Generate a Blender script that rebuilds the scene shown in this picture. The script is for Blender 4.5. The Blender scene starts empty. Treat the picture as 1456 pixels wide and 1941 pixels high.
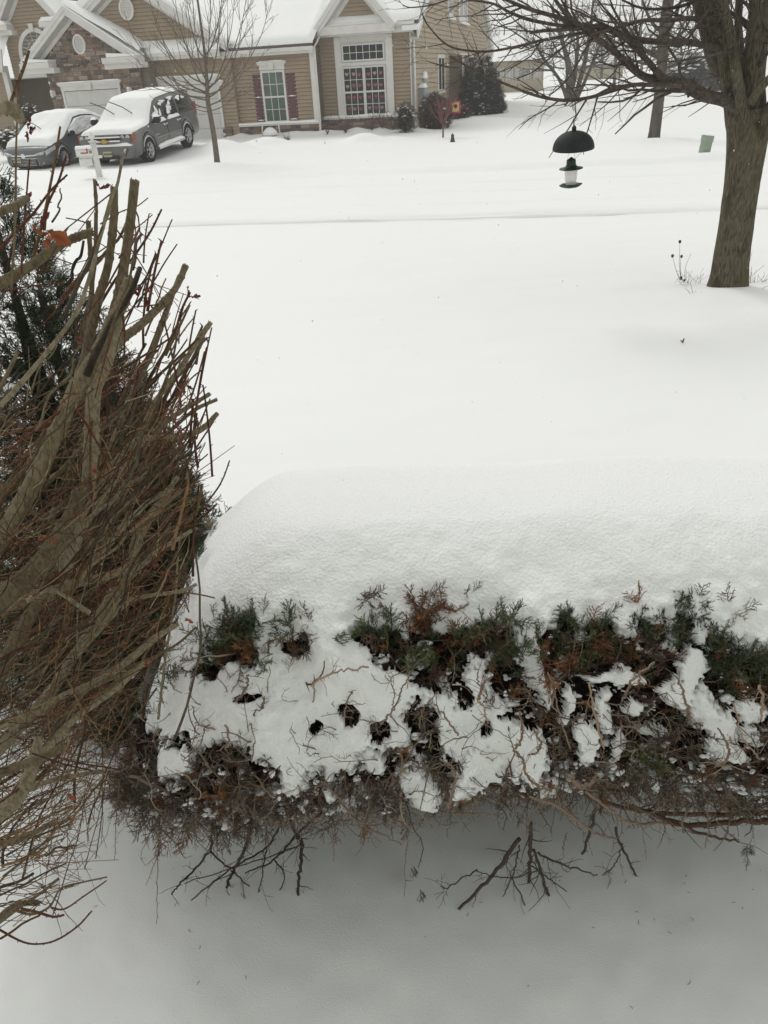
import bpy, math, random
import numpy as np
rng = np.random.default_rng(7)
random.seed(7)
PI = math.pi
COL = bpy.context.scene.collection
# ---------------------------------------------------------------- camera maths (camera stands at the origin, 2.2 m above the snow)
F, PITCH, ROLL, CX, CY = 1480.0, math.radians(29.3), math.radians(3.35), 728.0, 970.5
def ray(x, y):
    a, b = (x-CX)/F, -(y-CY)/F
    c, s = math.cos(ROLL), math.sin(ROLL)
    a2, b2 = a*c+b*s, -a*s+b*c
    return np.array([a2, math.cos(PITCH)+b2*math.sin(PITCH), -math.sin(PITCH)+b2*math.cos(PITCH)])
def at(x, y, Y):
    d = ray(x, y); return d*(Y/d[1])
def atz(x, y, Z):
    d = ray(x, y); return d*(Z/d[2])
# ---------------------------------------------------------------- noise
_P = rng.random((64, 64, 64))
def vnoise(p, scale=1.0):
    q = np.asarray(p, float)*scale + 17.3
    i = np.floor(q).astype(int); f = q-i; f = f*f*(3-2*f)
    out = 0
    for dx in (0, 1):
        for dy in (0, 1):
            for dz in (0, 1):
                w = (f[..., 0] if dx else 1-f[..., 0])*(f[..., 1] if dy else 1-f[..., 1])*(f[..., 2] if dz else 1-f[..., 2])
                out = out + w*_P[(i[..., 0]+dx) % 64, (i[..., 1]+dy) % 64, (i[..., 2]+dz) % 64]
    return out*2-1
def fbm(p, scale=1.0, oct=3):
    s, a, t = 0, 1.0, 0
    for k in range(oct):
        s = s + a*vnoise(p, scale*2**k); t += a; a *= .5
    return s/t
# ---------------------------------------------------------------- meshes
class MB:
    def __init__(s): s.V = []; s.F = []; s.C = []; s.n = 0; s.M = []
    def add(s, V, Fs, col=None, mi=0):
        V = np.asarray(V, float).reshape(-1, 3)
        if isinstance(Fs, np.ndarray): Fs = [Fs]
        for f in Fs:
            f = np.asarray(f)
            if f.ndim == 1: f = f[None, :]
            s.F.append(f+s.n); s.M.append((len(f), mi))
        s.V.append(V); s.n += len(V)
        c = np.ones((len(V), 3)) if col is None else np.broadcast_to(np.asarray(col, float), (len(V), 3))
        s.C.append(c)
        return s
    def box(s, x0, x1, y0, y1, z0, z1, col=None, mi=0):
        v = [(x0, y0, z0), (x1, y0, z0), (x1, y1, z0), (x0, y1, z0), (x0, y0, z1), (x1, y0, z1), (x1, y1, z1), (x0, y1, z1)]
        return s.add(v, np.array([(0, 3, 2, 1), (4, 5, 6, 7), (0, 1, 5, 4), (1, 2, 6, 5), (2, 3, 7, 6), (3, 0, 4, 7)]), col, mi)
    def prism(s, poly, y0, y1, axis='y', col=None):
        # poly: list of 2-D points (counter-clockwise seen from the front), extruded from y0 to y1
        n = len(poly)
        def P(a, b, c): return (a, c, b) if axis == 'y' else ((c, a, b) if axis == 'x' else (a, b, c))
        v = [P(a, b, y0) for a, b in poly]+[P(a, b, y1) for a, b in poly]
        fs = [np.arange(n), np.arange(2*n-1, n-1, -1)]
        q = np.array([(i, i+n, (i+1) % n+n, (i+1) % n) for i in range(n)])
        return s.add(v, [fs[0], fs[1], q], col)
    def tube(s, P, R, sides=6, col=None, cap=True):
        P = np.asarray(P, float); n = len(P); R = np.broadcast_to(np.asarray(R, float), (n,))
        T = np.empty_like(P); T[1:-1] = P[2:]-P[:-2]; T[0] = P[1]-P[0]; T[-1] = P[-1]-P[-2]
        T /= np.linalg.norm(T, axis=1)[:, None]+1e-12
        m = T.mean(0); ref = np.array([0, 0, 1.]) if abs(m[2]) < .8*np.linalg.norm(m)+1e-9 else np.array([1., 0, 0])
        A = np.cross(T, ref); A /= np.linalg.norm(A, axis=1)[:, None]+1e-12; B = np.cross(T, A)
        th = np.arange(sides)*2*PI/sides
        V = P[:, None]+R[:, None, None]*(A[:, None]*np.cos(th)[None, :, None]+B[:, None]*np.sin(th)[None, :, None])
        i = np.arange(n-1)[:, None]*sides; j = np.arange(sides)[None]; k = (j+1) % sides
        Q = np.stack([i+j, i+k, i+k+sides, i+j+sides], -1).reshape(-1, 4)
        fs = [Q]
        if cap and sides > 3: fs += [np.arange(sides)[::-1].copy(), (n-1)*sides+np.arange(sides)]
        c = None
        if col is not None:
            c = np.asarray(col, float)
            if c.ndim == 2: c = np.repeat(c, sides, 0)
        return s.add(V.reshape(-1, 3), fs, c)
    def lathe(s, prof, segs=24, origin=(0, 0, 0), axis='z', col=None):
        prof = np.asarray(prof, float); n = len(prof); th = np.arange(segs)*2*PI/segs
        r, z = prof[:, 0], prof[:, 1]
        a = r[:, None]*np.cos(th); b = r[:, None]*np.sin(th); c = np.broadcast_to(z[:, None], a.shape)
        V = {'z': np.stack([a, b, c], -1), 'y': np.stack([a, c, b], -1), 'x': np.stack([c, a, b], -1)}[axis]+np.array(origin)
        i = np.arange(n-1)[:, None]*segs; j = np.arange(segs)[None]; k = (j+1) % segs
        Q = np.stack([i+j, i+k, i+k+segs, i+j+segs], -1).reshape(-1, 4)
        return s.add(V.reshape(-1, 3), Q, col)
    def grid(s, V, col=None, closed=False, mask=None):
        V = np.asarray(V, float); n, m = V.shape[:2]
        i = np.arange(n-1)[:, None]; j = np.arange(m-(0 if closed else 1))[None]
        k = (j+1) % m
        Q = np.stack([i*m+j, i*m+k, (i+1)*m+k, (i+1)*m+j], -1)
        if mask is not None: Q = Q[mask]
        return s.add(V.reshape(-1, 3), Q.reshape(-1, 4), None if col is None else np.asarray(col).reshape(-1, 3) if np.ndim(col) > 1 else col)
    def build(s, name, mat, parent=None, smooth=True, loc=(0, 0, 0), xf=None):
        V = np.concatenate(s.V); C = np.concatenate(s.C)
        if xf is not None: V = V@np.asarray(xf[0]).T+np.asarray(xf[1])
        V = V-np.asarray(loc)
        me = bpy.data.meshes.new(name)
        me.vertices.add(len(V)); me.vertices.foreach_set('co', V.astype(np.float32).ravel())
        tot = np.concatenate([np.full(len(f), f.shape[1]) for f in s.F]); lo = np.concatenate([f.ravel() for f in s.F])
        me.loops.add(len(lo)); me.loops.foreach_set('vertex_index', lo.astype(np.int32))
        me.polygons.add(len(tot)); st = np.concatenate([[0], np.cumsum(tot)[:-1]])
        me.polygons.foreach_set('loop_start', st.astype(np.int32))
        mats = mat if isinstance(mat, (list, tuple)) else [mat]
        for m_ in mats: me.materials.append(m_)
        if len(mats) > 1: me.polygons.foreach_set('material_index', np.concatenate([np.full(n, m_) for n, m_ in s.M]).astype(np.int32))
        me.polygons.foreach_set('use_smooth', np.full(len(tot), smooth, bool))
        me.update(calc_edges=True); me.validate()
        if len(me.vertices) == len(V):
            ca = me.color_attributes.new('col', 'FLOAT_COLOR', 'POINT')
            ca.data.foreach_set('color', np.concatenate([C, np.ones((len(C), 1))], 1).astype(np.float32).ravel())
        o = bpy.data.objects.new(name, me); COL.objects.link(o); o.location = loc
        if parent is not None:
            o.parent = parent
            o.location = np.asarray(loc)-np.asarray(parent.get('_o', (0, 0, 0)))
        return o
def thing(name, label, cat, loc=(0, 0, 0), group=None, rot=0):
    o = bpy.data.objects.new(name, None); COL.objects.link(o); o.location = loc; o.rotation_euler = (0, 0, rot)
    o.empty_display_size = .2
    o['label'] = label; o['category'] = cat
    if group: o['group'] = group
    return o
def tag(o, label, cat, group=None, kind=None):
    if label: o['label'] = label
    if cat: o['category'] = cat
    if group: o['group'] = group
    if kind: o['kind'] = kind
    return o
def smoothstep(a, b, x):
    t = np.clip((x-a)/(b-a), 0, 1); return t*t*(3-2*t)
def spline(P, n):
    # Catmull-Rom through the rows of P (any number of columns)
    P = np.asarray(P, float); m = len(P)
    if m == 2: return P[0]+(P[1]-P[0])*np.linspace(0, 1, n)[:, None]
    Q = np.vstack([2*P[0]-P[1], P, 2*P[-1]-P[-2]])
    t = np.linspace(0, m-1-1e-9, n); i = t.astype(int); f = (t-i)[:, None]
    a, b, c, d = Q[i], Q[i+1], Q[i+2], Q[i+3]
    return .5*((2*b)+(c-a)*f+(2*a-5*b+4*c-d)*f**2+(3*b-a-3*c+d)*f**3)
# ---------------------------------------------------------------- materials
def mat(name, base, rough=.7, spec=.3, var=None, vscale=5., vdet=4, bump=0., bscale=30., metallic=0., vcol=False, stretch=(1, 1, 1), coat=0., alpha=None, trans=0., vlo=.35, vhi=.65, bdet=5):
    m = bpy.data.materials.new(name); m.use_nodes = True; nt = m.node_tree; N, L = nt.nodes, nt.links
    b = N['Principled BSDF']
    b.inputs['Base Color'].default_value = (*base, 1); b.inputs['Roughness'].default_value = rough
    b.inputs['Specular IOR Level'].default_value = spec; b.inputs['Metallic'].default_value = metallic
    b.inputs['Coat Weight'].default_value = coat; b.inputs['Transmission Weight'].default_value = trans
    if alpha is not None: b.inputs['Alpha'].default_value = alpha
    tc = N.new('ShaderNodeTexCoord'); mp = N.new('ShaderNodeMapping'); L.new(tc.outputs['Object'], mp.inputs['Vector'])
    mp.inputs['Scale'].default_value = stretch
    cur = None
    if var is not None:
        nz = N.new('ShaderNodeTexNoise'); nz.inputs['Scale'].default_value = vscale; nz.inputs['Detail'].default_value = vdet
        L.new(mp.outputs[0], nz.inputs['Vector'])
        mr = N.new('ShaderNodeMapRange'); mr.inputs['From Min'].default_value = vlo; mr.inputs['From Max'].default_value = vhi
        L.new(nz.outputs['Fac'], mr.inputs['Value'])
        mx = N.new('ShaderNodeMix'); mx.data_type = 'RGBA'
        mx.inputs[6].default_value = (*base, 1); mx.inputs[7].default_value = (*var, 1)
        L.new(mr.outputs[0], mx.inputs[0]); cur = mx.outputs[2]
    if vcol:
        at_ = N.new('ShaderNodeAttribute'); at_.attribute_name = 'col'
        mu = N.new('ShaderNodeMix'); mu.data_type = 'RGBA'; mu.blend_type = 'MULTIPLY'; mu.inputs[0].default_value = 1
        if cur is None: mu.inputs[6].default_value = (*base, 1)
        else: L.new(cur, mu.inputs[6])
        L.new(at_.outputs['Color'], mu.inputs[7]); cur = mu.outputs[2]
    if cur is not None: L.new(cur, b.inputs['Base Color'])
    if bump > 0:
        n2 = N.new('ShaderNodeTexNoise'); n2.inputs['Scale'].default_value = bscale; n2.inputs['Detail'].default_value = bdet
        L.new(mp.outputs[0], n2.inputs['Vector'])
        bp = N.new('ShaderNodeBump'); bp.inputs['Strength'].default_value = 1; bp.inputs['Distance'].default_value = bump
        L.new(n2.outputs['Fac'], bp.inputs['Height']); L.new(bp.outputs[0], b.inputs['Normal'])
    return m
M = {}
M['snow'] = mat('snow', (.88, .885, .88), .6, .25, bump=.0012, bscale=230, bdet=3)
M['snow_hedge'] = mat('snow_hedge', (.88, .885, .88), .6, .25, bump=.005, bscale=130, bdet=5)
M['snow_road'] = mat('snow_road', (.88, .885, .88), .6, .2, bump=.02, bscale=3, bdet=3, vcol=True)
M['snow_far'] = mat('snow_far', (.88, .885, .88), .6, .2, bump=.02, bscale=3, bdet=3)
M['siding'] = mat('siding', (.33, .258, .185), .75, .2, var=(.37, .29, .21), vscale=1.3)
M['siding_side'] = mat('siding_side', (.40, .33, .245), .75, .2, var=(.44, .37, .28), vscale=1.3)
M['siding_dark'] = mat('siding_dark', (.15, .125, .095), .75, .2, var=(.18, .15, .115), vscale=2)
M['trim'] = mat('white_trim', (.70, .69, .66), .5, .3, var=(.64, .63, .60), vscale=3)
M['soffit'] = mat('soffit', (.52, .52, .49), .6, .2)
M['door_white'] = mat('garage_door', (.62, .62, .59), .5, .3, var=(.58, .58, .55), vscale=2)
M['shutter'] = mat('shutter', (.105, .045, .055), .6, .3, var=(.13, .06, .07), vscale=6)
M['shingle'] = mat('shingles', (.105, .085, .085), .9, .1, var=(.15, .125, .12), vscale=4, stretch=(1, 1, 6), bump=.01, bscale=20)
M['glass'] = mat('window_glass', (.015, .019, .02), .1, .25, var=(.035, .042, .042), vscale=2)
M['glass_green'] = mat('window_glass_curtained', (.11, .15, .13), .12, .5, var=(.08, .10, .095), vscale=1.5)
M['heart'] = mat('pink_paper', (.34, .085, .11), .8, .2, vcol=True)
M['metal_grey'] = mat('grey_metal', (.35, .37, .39), .5, .4, var=(.3, .32, .34), vscale=5)
M['bark'] = mat('maple_bark', (.155, .130, .088), .9, .15, var=(.048, .040, .027), vscale=60, stretch=(1.3, 1.3, .22), bump=.018, bscale=70, vdet=8, vlo=.36, vhi=.66)
M['bark_dark'] = mat('dark_bark', (.105, .085, .066), .85, .2, var=(.045, .036, .030), vscale=30, bump=.002, bscale=60)
M['bark_far'] = mat('grey_bark', (.115, .10, .085), .9, .1, var=(.07, .06, .05), vscale=6, stretch=(1, 1, .3))
M['bark_young'] = mat('young_bark', (.17, .145, .115), .85, .2, var=(.11, .09, .07), vscale=20, stretch=(1, 1, .4))
M['twig'] = mat('twig', (.95, .95, .95), .8, .2, vcol=True, var=(.55, .51, .46), vscale=190, bump=.0022, bscale=300, stretch=(1, 1, .35), vlo=.40, vhi=.64, vdet=7)
M['needle'] = mat('needles', (1, 1, 1), .6, .3, vcol=True)
M['leaf'] = mat('dead_leaf', (1, 1, 1), .7, .3, vcol=True)
M['black_metal'] = mat('black_metal', (.010, .012, .015), .6, .2, var=(.022, .024, .026), vscale=12)
M['green_plastic'] = mat('dark_green_plastic', (.006, .022, .014), .45, .4)
M['wire'] = mat('wire', (.08, .08, .08), .4, .5, metallic=.6)
M['tube_clear'] = mat('clear_tube', (.75, .74, .68), .25, .5, alpha=.62)
M['box_green'] = mat('utility_green', (.27, .32, .25), .6, .3, var=(.24, .29, .23), vscale=3)
def tint(m, colr, scale, lo, hi, stretch=(1, 1, 1), fac=1.0):
    # lichen and weather stains: a second, larger noise mixed over the base colour
    nt = m.node_tree; N, L = nt.nodes, nt.links; b = N['Principled BSDF']; src = b.inputs['Base Color'].links[0].from_socket
    tc = N.new('ShaderNodeTexCoord'); mp = N.new('ShaderNodeMapping'); mp.inputs['Scale'].default_value = stretch; L.new(tc.outputs['Object'], mp.inputs['Vector'])
    nz = N.new('ShaderNodeTexNoise'); nz.inputs['Scale'].default_value = scale; nz.inputs['Detail'].default_value = 6; L.new(mp.outputs[0], nz.inputs['Vector'])
    mr = N.new('ShaderNodeMapRange'); mr.inputs['From Min'].default_value = lo; mr.inputs['From Max'].default_value = hi; mr.inputs['To Max'].default_value = fac; L.new(nz.outputs['Fac'], mr.inputs['Value'])
    mx = N.new('ShaderNodeMix'); mx.data_type = 'RGBA'; L.new(src, mx.inputs[6]); mx.inputs[7].default_value = (*colr, 1); L.new(mr.outputs[0], mx.inputs[0]); L.new(mx.outputs[2], b.inputs['Base Color'])
tint(M['bark'], (.16, .16, .13), 6, .56, .68, fac=.4); tint(M['bark'], (.035, .032, .018), 7, .55, .66, (1, 1, .6), .7); tint(M['bark'], (.10, .095, .045), 3, .5, .7, fac=.5)
tint(M['twig'], (.07, .055, .04), 45, .58, .70, (1, 1, .5), .5)
# ---------------------------------------------------------------- camera
sc = bpy.context.scene
cd = bpy.data.cameras.new('camera'); cam = bpy.data.objects.new('camera', cd); COL.objects.link(cam); sc.camera = cam
cd.sensor_fit = 'HORIZONTAL'; cd.sensor_width = 36; cd.lens = 36*F/1456; cd.clip_start = .02; cd.clip_end = 3000
from mathutils import Matrix, Vector
Rm = Matrix.Rotation(PI/2-PITCH, 4, 'X')@Matrix.Rotation(-ROLL, 4, 'Z')
cam.matrix_world = Rm
# ---------------------------------------------------------------- light
w = bpy.data.worlds.new('World'); sc.world = w; w.use_nodes = True; nt = w.node_tree
bg = nt.nodes['Background']; sky = nt.nodes.new('ShaderNodeTexSky'); sky.sky_type = 'NISHITA'; sky.sun_disc = False
SE, SR = math.radians(46), math.radians(335)
sky.sun_elevation = SE; sky.sun_rotation = SR; sky.dust_density = 4; sky.air_density = 1
hs = nt.nodes.new('ShaderNodeHueSaturation'); hs.inputs['Saturation'].default_value = .15
mx = nt.nodes.new('ShaderNodeMix'); mx.data_type = 'RGBA'; mx.inputs[0].default_value = .85
mx.inputs[7].default_value = (8.5, 8.6, 8.2, 1)     # the closed cloud deck
nt.links.new(sky.outputs[0], hs.inputs['Color']); nt.links.new(hs.outputs[0], mx.inputs[6]); nt.links.new(mx.outputs[2], bg.inputs['Color'])
bg.inputs['Strength'].default_value = .1
sd = bpy.data.lights.new('sun', 'SUN'); so = bpy.data.objects.new('sun', sd); COL.objects.link(so)
sd.energy = 1.05; sd.angle = math.radians(22); sd.color = (1, .985, .96)
so.rotation_euler = (-(PI/2-SE), 0, math.radians(25))
sc.view_settings.view_transform = 'Standard'; sc.view_settings.look = 'None'; sc.view_settings.exposure = -.1; sc.view_settings.gamma = 1
# ================================================================ snow ground
BUMPS = []   # (x, y, sx, sy, h)
def bump_at(px, py, sx, sy, h, z=-2.15):
    p = atz(px, py, z); BUMPS.append((p[0], p[1], sx, sy, h))
bump_at(690, 268, .8, .5, .34); bump_at(655, 266, .9, .5, .12); bump_at(590, 272, .7, .4, .10)      # mound under the bay window
bump_at(510, 274, .9, .5, .30)
bump_at(745, 262, .6, .5, .12)
bump_at(425, 284, .8, .8, .35)
bump_at(350, 280, 1.2, 1.0, .12)
bump_at(30, 330, .8, .6, .1)
bump_at(400, 318, 1.4, .5, .16)
bump_at(895, 232, 2.2, 1.6, .28)
bump_at(1240, 264, .9, .5, .10)
bump_at(1338, 292, .7, .4, .06)
bump_at(1385, 548, .45, .3, .05)
def road_s(X, Y): return Y+.186*X
def gz(X, Y):
    X = np.asarray(X, float); Y = np.asarray(Y, float)
    P = np.stack([X, Y, 0*X], -1)
    z = -2.2+.05*fbm(P, .13, 2)+.025*fbm(P, .5, 2)*smoothstep(2.5, 6, Y)
    s = road_s(X, Y)
    # the road lies a little lower than the verges
    z = z-.13*(smoothstep(13.9, 14.6, s)-smoothstep(22.0, 22.6, s))
    wob = .25*vnoise(np.stack([X*.35, 0*X, 0*X+4], -1))
    z = z-.10*np.exp(-((s-14.75-wob*.3)/.10)**2)+.05*np.exp(-((s-14.25-wob*.3)/.2)**2)
    z = z-.028*np.exp(-((s-15.5-wob*.3)/.12)**2)+.022*np.exp(-((s-15.9-wob*.3)/.2)**2)
    z = z-.02*np.exp(-((s-20.2-wob)/.2)**2)
    z = z+.12*np.exp(-((s-24.2-wob)/.6)**2)*smoothstep(-2, -8, X)
    d_ = Y-(38-.268*(X-2.32))
    z = z+.26*(.45+.9*vnoise(np.stack([X*.9, 0*X, 0*X+9], -1))**2+.35*vnoise(np.stack([X*2.1, 0*X, 0*X+2], -1)))*np.exp(-((d_+1.3)/.55)**2)*smoothstep(-6.8, -5.6, X)*smoothstep(3.2, 2.2, X)
    for x, y, sx, sy, h in BUMPS: z = z+h*np.exp(-((X-x)/sx)**2-((Y-y)/sy)**2)
    # driveway rise beneath the two parked vehicles
    z = z+.20*np.exp(-((X+7.6)/2.6)**2-((Y-32.6)/1.9)**2)
    # shallow drift dip in the yard and hollow in front of the hedge
    z = z+.05*np.exp(-((Y-5)/1.5)**2)
    z = z+.012*fbm(P, 1.7, 3)*smoothstep(2.2, 3, Y)+.012*fbm(P, 3.5, 3)*smoothstep(4, 2.5, Y)+.004*fbm(P, 14, 3)*smoothstep(6, 3, Y)
    z = z+.030*fbm(P*np.array([.4, 1.5, 1]), .8, 3)*smoothstep(5, 9, Y)*smoothstep(34, 20, Y)+.012*fbm(P*np.array([.8, 1.6, 1]), 1.6, 2)*smoothstep(3, 5, Y)*smoothstep(14, 8, Y)
    return z
def gzs(x, y): return float(gz(np.array([x]), np.array([y]))[0])
def sheet(name, smin, smax, ns, widths, off=0, power=1., matn='snow', nx=520):
    # s runs away from the camera, t across; rows follow the slant of the road
    t = np.linspace(0, 1, ns)**power; s = smin+(smax-smin)*t
    u = np.linspace(-1, 1, nx); u = np.sign(u)*np.abs(u)**1.15
    W = np.interp(s, widths[0], widths[1])
    X = u[None]*W[:, None]; Y = s[:, None]-.186*X*smoothstep(3, 13, s)[:, None]
    Z = gz(X, Y)+off
    col = None
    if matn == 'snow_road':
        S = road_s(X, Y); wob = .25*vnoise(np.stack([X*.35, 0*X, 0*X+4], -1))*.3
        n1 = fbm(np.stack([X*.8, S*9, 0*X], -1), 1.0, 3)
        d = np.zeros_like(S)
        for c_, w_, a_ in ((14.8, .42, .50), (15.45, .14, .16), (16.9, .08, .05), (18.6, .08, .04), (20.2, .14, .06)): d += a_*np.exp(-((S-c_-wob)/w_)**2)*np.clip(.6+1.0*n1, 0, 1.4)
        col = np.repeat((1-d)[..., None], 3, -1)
    o = MB().grid(np.stack([X, Y, Z], -1), col=col).build(name, M[matn])
    return o
g1 = sheet('ground', -3.0, 13.9, 620, ([-3, 2, 13.9], [4, 5, 14]), power=1.6)
g1['kind'] = 'structure'
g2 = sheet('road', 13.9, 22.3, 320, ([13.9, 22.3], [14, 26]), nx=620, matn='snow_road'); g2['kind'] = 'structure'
g3 = sheet('ground', 22.3, 420, 620, ([22.3, 60, 420], [26, 70, 420]), power=3.2, matn='snow_far', nx=700); g3['kind'] = 'structure'
# ================================================================ the house across the road
TH = math.radians(15); HO = (2.32, 38.0)
def place_house(): pass
house = thing('house', 'tan sided house with stone garage gable, burgundy shutters and tall window across the road', 'house', (HO[0], HO[1], -2.2), rot=-TH)
I3 = np.eye(3); UP = (I3, (0, 0, 2.2))
SIDE = (np.array([[0, -1, 0], [1, 0, 0], [0, 0, 1.]]), (0, 0, 2.2))
def span(poly, z):
    xs = []
    for i in range(len(poly)):
        (x0, z0), (x1, z1) = poly[i], poly[(i+1) % len(poly)]
        if (z0-z)*(z1-z) <= 0 and z0 != z1: xs.append(x0+(x1-x0)*(z-z0)/(z1-z0))
    return (min(xs), max(xs)) if len(xs) > 1 else None
def siding(poly, v, matn, xf=UP, parent=None, lap=.145, name='wall'):
    m = MB(); zs = [p[1] for p in poly]; z = min(zs); zt = max(zs)
    m.prism(poly, v+.012, v+.1)
    while z < zt:
        z1 = min(z+lap, zt); a = span(poly, z+1e-4); b = span(poly, z1-1e-4)
        if a and b:
            d = .045; z = z+.013
            V = [(a[0], v-d, z), (a[1], v-d, z), (b[1], v-.004, z1), (b[0], v-.004, z1), (a[0], v+.01, z), (a[1], v+.01, z), (a[0], v+.01, z1), (a[1], v+.01, z1)]
            m.add(V, [np.array([(0, 1, 2, 3), (4, 5, 1, 0)])]); z = z-.013
        z += lap
    return m.build(name, M[matn], parent or house, smooth=False, xf=xf)
def stones(poly, v, parent=None, xf=UP, name='stone_wall'):
    m = MB(); zs = [p[1] for p in poly]; z = min(zs); zt = max(zs)
    cols = np.array([(.20, .145, .115), (.155, .11, .09), (.25, .19, .155), (.29, .235, .195), (.115, .085, .075), (.22, .15, .11), (.17, .14, .125)])
    m.prism(poly, v+.01, v+.1, col=(.05, .042, .038))
    while z < zt-.02:
        h = min(random.choice([.07, .09, .11, .14, .17]), zt-z); a = span(poly, z+1e-4); b = span(poly, z+h-1e-4)
        if a and b:
            lo, hi = max(a[0], b[0]), min(a[1], b[1]); x = lo-random.random()*.2
            while x < hi:
                wd = random.uniform(.14, .48); x0, x1 = max(x, lo), min(x+wd, hi)
                if x1-x0 > .03:
                    c = cols[random.randrange(7)]*random.uniform(1.0, 1.5); d = random.uniform(.012, .05)
                    hh = h if random.random() > .25 else h*.5
                    m.box(x0+.006, x1-.006, v-d, v+.012, z+.005, z+hh-.005, c)
                    if hh < h: m.box(x0+.006, x1-.006, v-random.uniform(.012, .05), v+.012, z+hh+.004, z+h-.005, cols[random.randrange(7)]*random.uniform(.8, 1.2))
                x += wd
        z += h
    return m.build(name, M['stone'], parent or house, smooth=False, xf=xf)
M['stone'] = mat('ledge_stone', (1, 1, 1), .85, .2, vcol=True, var=(.8, .78, .75), vscale=14, bump=.01, bscale=25)
def rake(m, ms, msn, u0, z0, u1, z1, vf, vw, wd=.26, snow=.13, vb=None):
    # u0,z0 low end, u1,z1 apex end: fascia at vf, soffit running back to the wall at vw
    d = np.array([u1-u0, z1-z0], float); d /= np.linalg.norm(d); n = np.array([-d[1], d[0]]);
    if n[1] < 0: n = -n
    A, B = np.array([u0, z0]), np.array([u1, z1])
    def quad(a, b): # offsets below the top line
        q = [A+n*a, B+n*a, B+n*b, A+n*b]
        # square the apex off along the vertical
        q[1] = np.array([u1, z1+a/abs(n[1])]); q[2] = np.array([u1, z1+b/abs(n[1])])
        return [tuple(p) for p in q]
    m.prism(quad(-wd, 0), vf-.04, vf)
    m.prism(quad(-wd*.45, .03), vf-.08, vf-.042)
    ms.prism(quad(-wd-.0, -wd+.04), vf+.002, vw)
    m.prism(quad(-wd-.16, -wd-.003), vw-.05, vw-.01)
    if snow: msn.prism(quad(.032, .03+snow), vf-.1, vb if vb is not None else vw+.5)
def window(u0, u1, z0, z1, v, cols, rows, casing=.09, sash=True, glass='glass', xf=UP, name='window', proud=.09, mt=.022):
    m = MB(); c = casing
    m.box(u0-c, u0, v-proud, v, z0-c, z1+c); m.box(u1, u1+c, v-proud, v, z0-c, z1+c)
    m.box(u0, u1, v-proud, v, z1, z1+c); m.box(u0, u1, v-proud, v, z0-c, z0)
    zm = (z0+z1)/2
    if sash: m.box(u0, u1, v-proud+.004, v-.012, zm-.035, zm+.035)
    for i in range(1, cols):
        x = u0+(u1-u0)*i/cols; m.box(x-mt/2, x+mt/2, v-proud+.008, v-proud+.013, z0, z1)
    hs_ = [(z0, zm-.035), (zm+.035, z1)] if sash else [(z0, z1)]
    for a, b in hs_:
        for j in range(1, rows):
            z = a+(b-a)*j/rows; m.box(u0, u1, v-proud+.007, v-proud+.012, z-mt/2, z+mt/2)
    o = m.build(name, M['trim'], house, smooth=False, xf=xf)
    MB().box(u0, u1, v-proud+.014, v-proud+.018, z0, z1).build('pane', M[glass], o, smooth=False, xf=(xf[0], xf[1]))
    return o
def header(u0, u1, z0, h, v, name='window_header', key=True):
    m = MB(); m.box(u0, u1, v-.07, v, z0, z0+h*.62)
    m.prism([(u0-.02, z0+h*.62), (u1+.02, z0+h*.62), (u1+.12, z0+h), (u0-.12, z0+h)], v-.12, v)
    if key:
        c = (u0+u1)/2; m.prism([(c-.09, z0-.0), (c+.09, z0-.0), (c+.13, z0+h+.06), (c-.13, z0+h+.06)], v-.16, v-.121)
    o = m.build(name, M['trim'], house, smooth=False, xf=UP)
    snowbar(u0-.12, u1+.12, v-.13, v-.02, z0+h+.003, .05, o)
    return o
def snowbar(u0, u1, v0, v1, z, h, parent=None, xf=UP, name='snow', seed=0):
    n = max(8, int((u1-u0)/.08)); us = np.linspace(u0, u1, n); k = 7
    th = np.linspace(0, PI, k)
    G = np.zeros((n, k, 3)); nz = vnoise(np.stack([us*2.3+seed, us*0+z, us*0+v0], -1))
    hh = h*(1+.45*nz)*smoothstep(0, .15, (us-u0))*smoothstep(0, .15, (u1-us))+.01
    G[:, :, 0] = us[:, None]; G[:, :, 1] = ((v0+v1)/2-np.cos(th)*(v1-v0)/2)[None]
    G[:, :, 2] = z+hh[:, None]*np.minimum(1, np.sin(th)*1.6)[None]
    return MB().grid(G).build(name, M['snow_far'], parent or house, xf=xf)
# ---- bay section (v = 0)
siding([(-4.4, -1.6), (0, -1.6), (0, 1.62), (-4.4, 1.62)], 0, 'siding')
stones([(-4.35, -2.6), (0, -2.6), (0, -1.66), (-4.35, -1.66)], -.05, name='stone_base')
m = MB(); m.box(-4.2, .03, -.2, -.0, -1.68, -1.61); m.build('stone_cap', M['trim'], house, False, xf=UP)
snowbar(-4.15, -.35, -.22, -.04, -1.61, .075)
# tall window surround
m = MB()
m.box(-3.36, -.86, -.06, -.031, -1.6, 1.45)
for a, b in ((-3.38, -3.08), (-1.14, -.84)): m.box(a, b, -.1, -.061, -1.6, 1.42)
m.box(-3.08, -1.14, -.09, -.061, .34, .47); m.box(-3.08, -1.14, -.09, -.061, 1.17, 1.2)
m.build('window_surround', M['trim'], house, False, xf=UP)
window(-2.98, -1.24, .56, 1.08, -.062, 6, 2, .06, sash=False)
wl = window(-3.01, -2.18, -1.56, .25, -.062, 3, 2, .055)
wr = window(-2.06, -1.24, -1.56, .25, -.062, 3, 2, .055)
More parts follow.
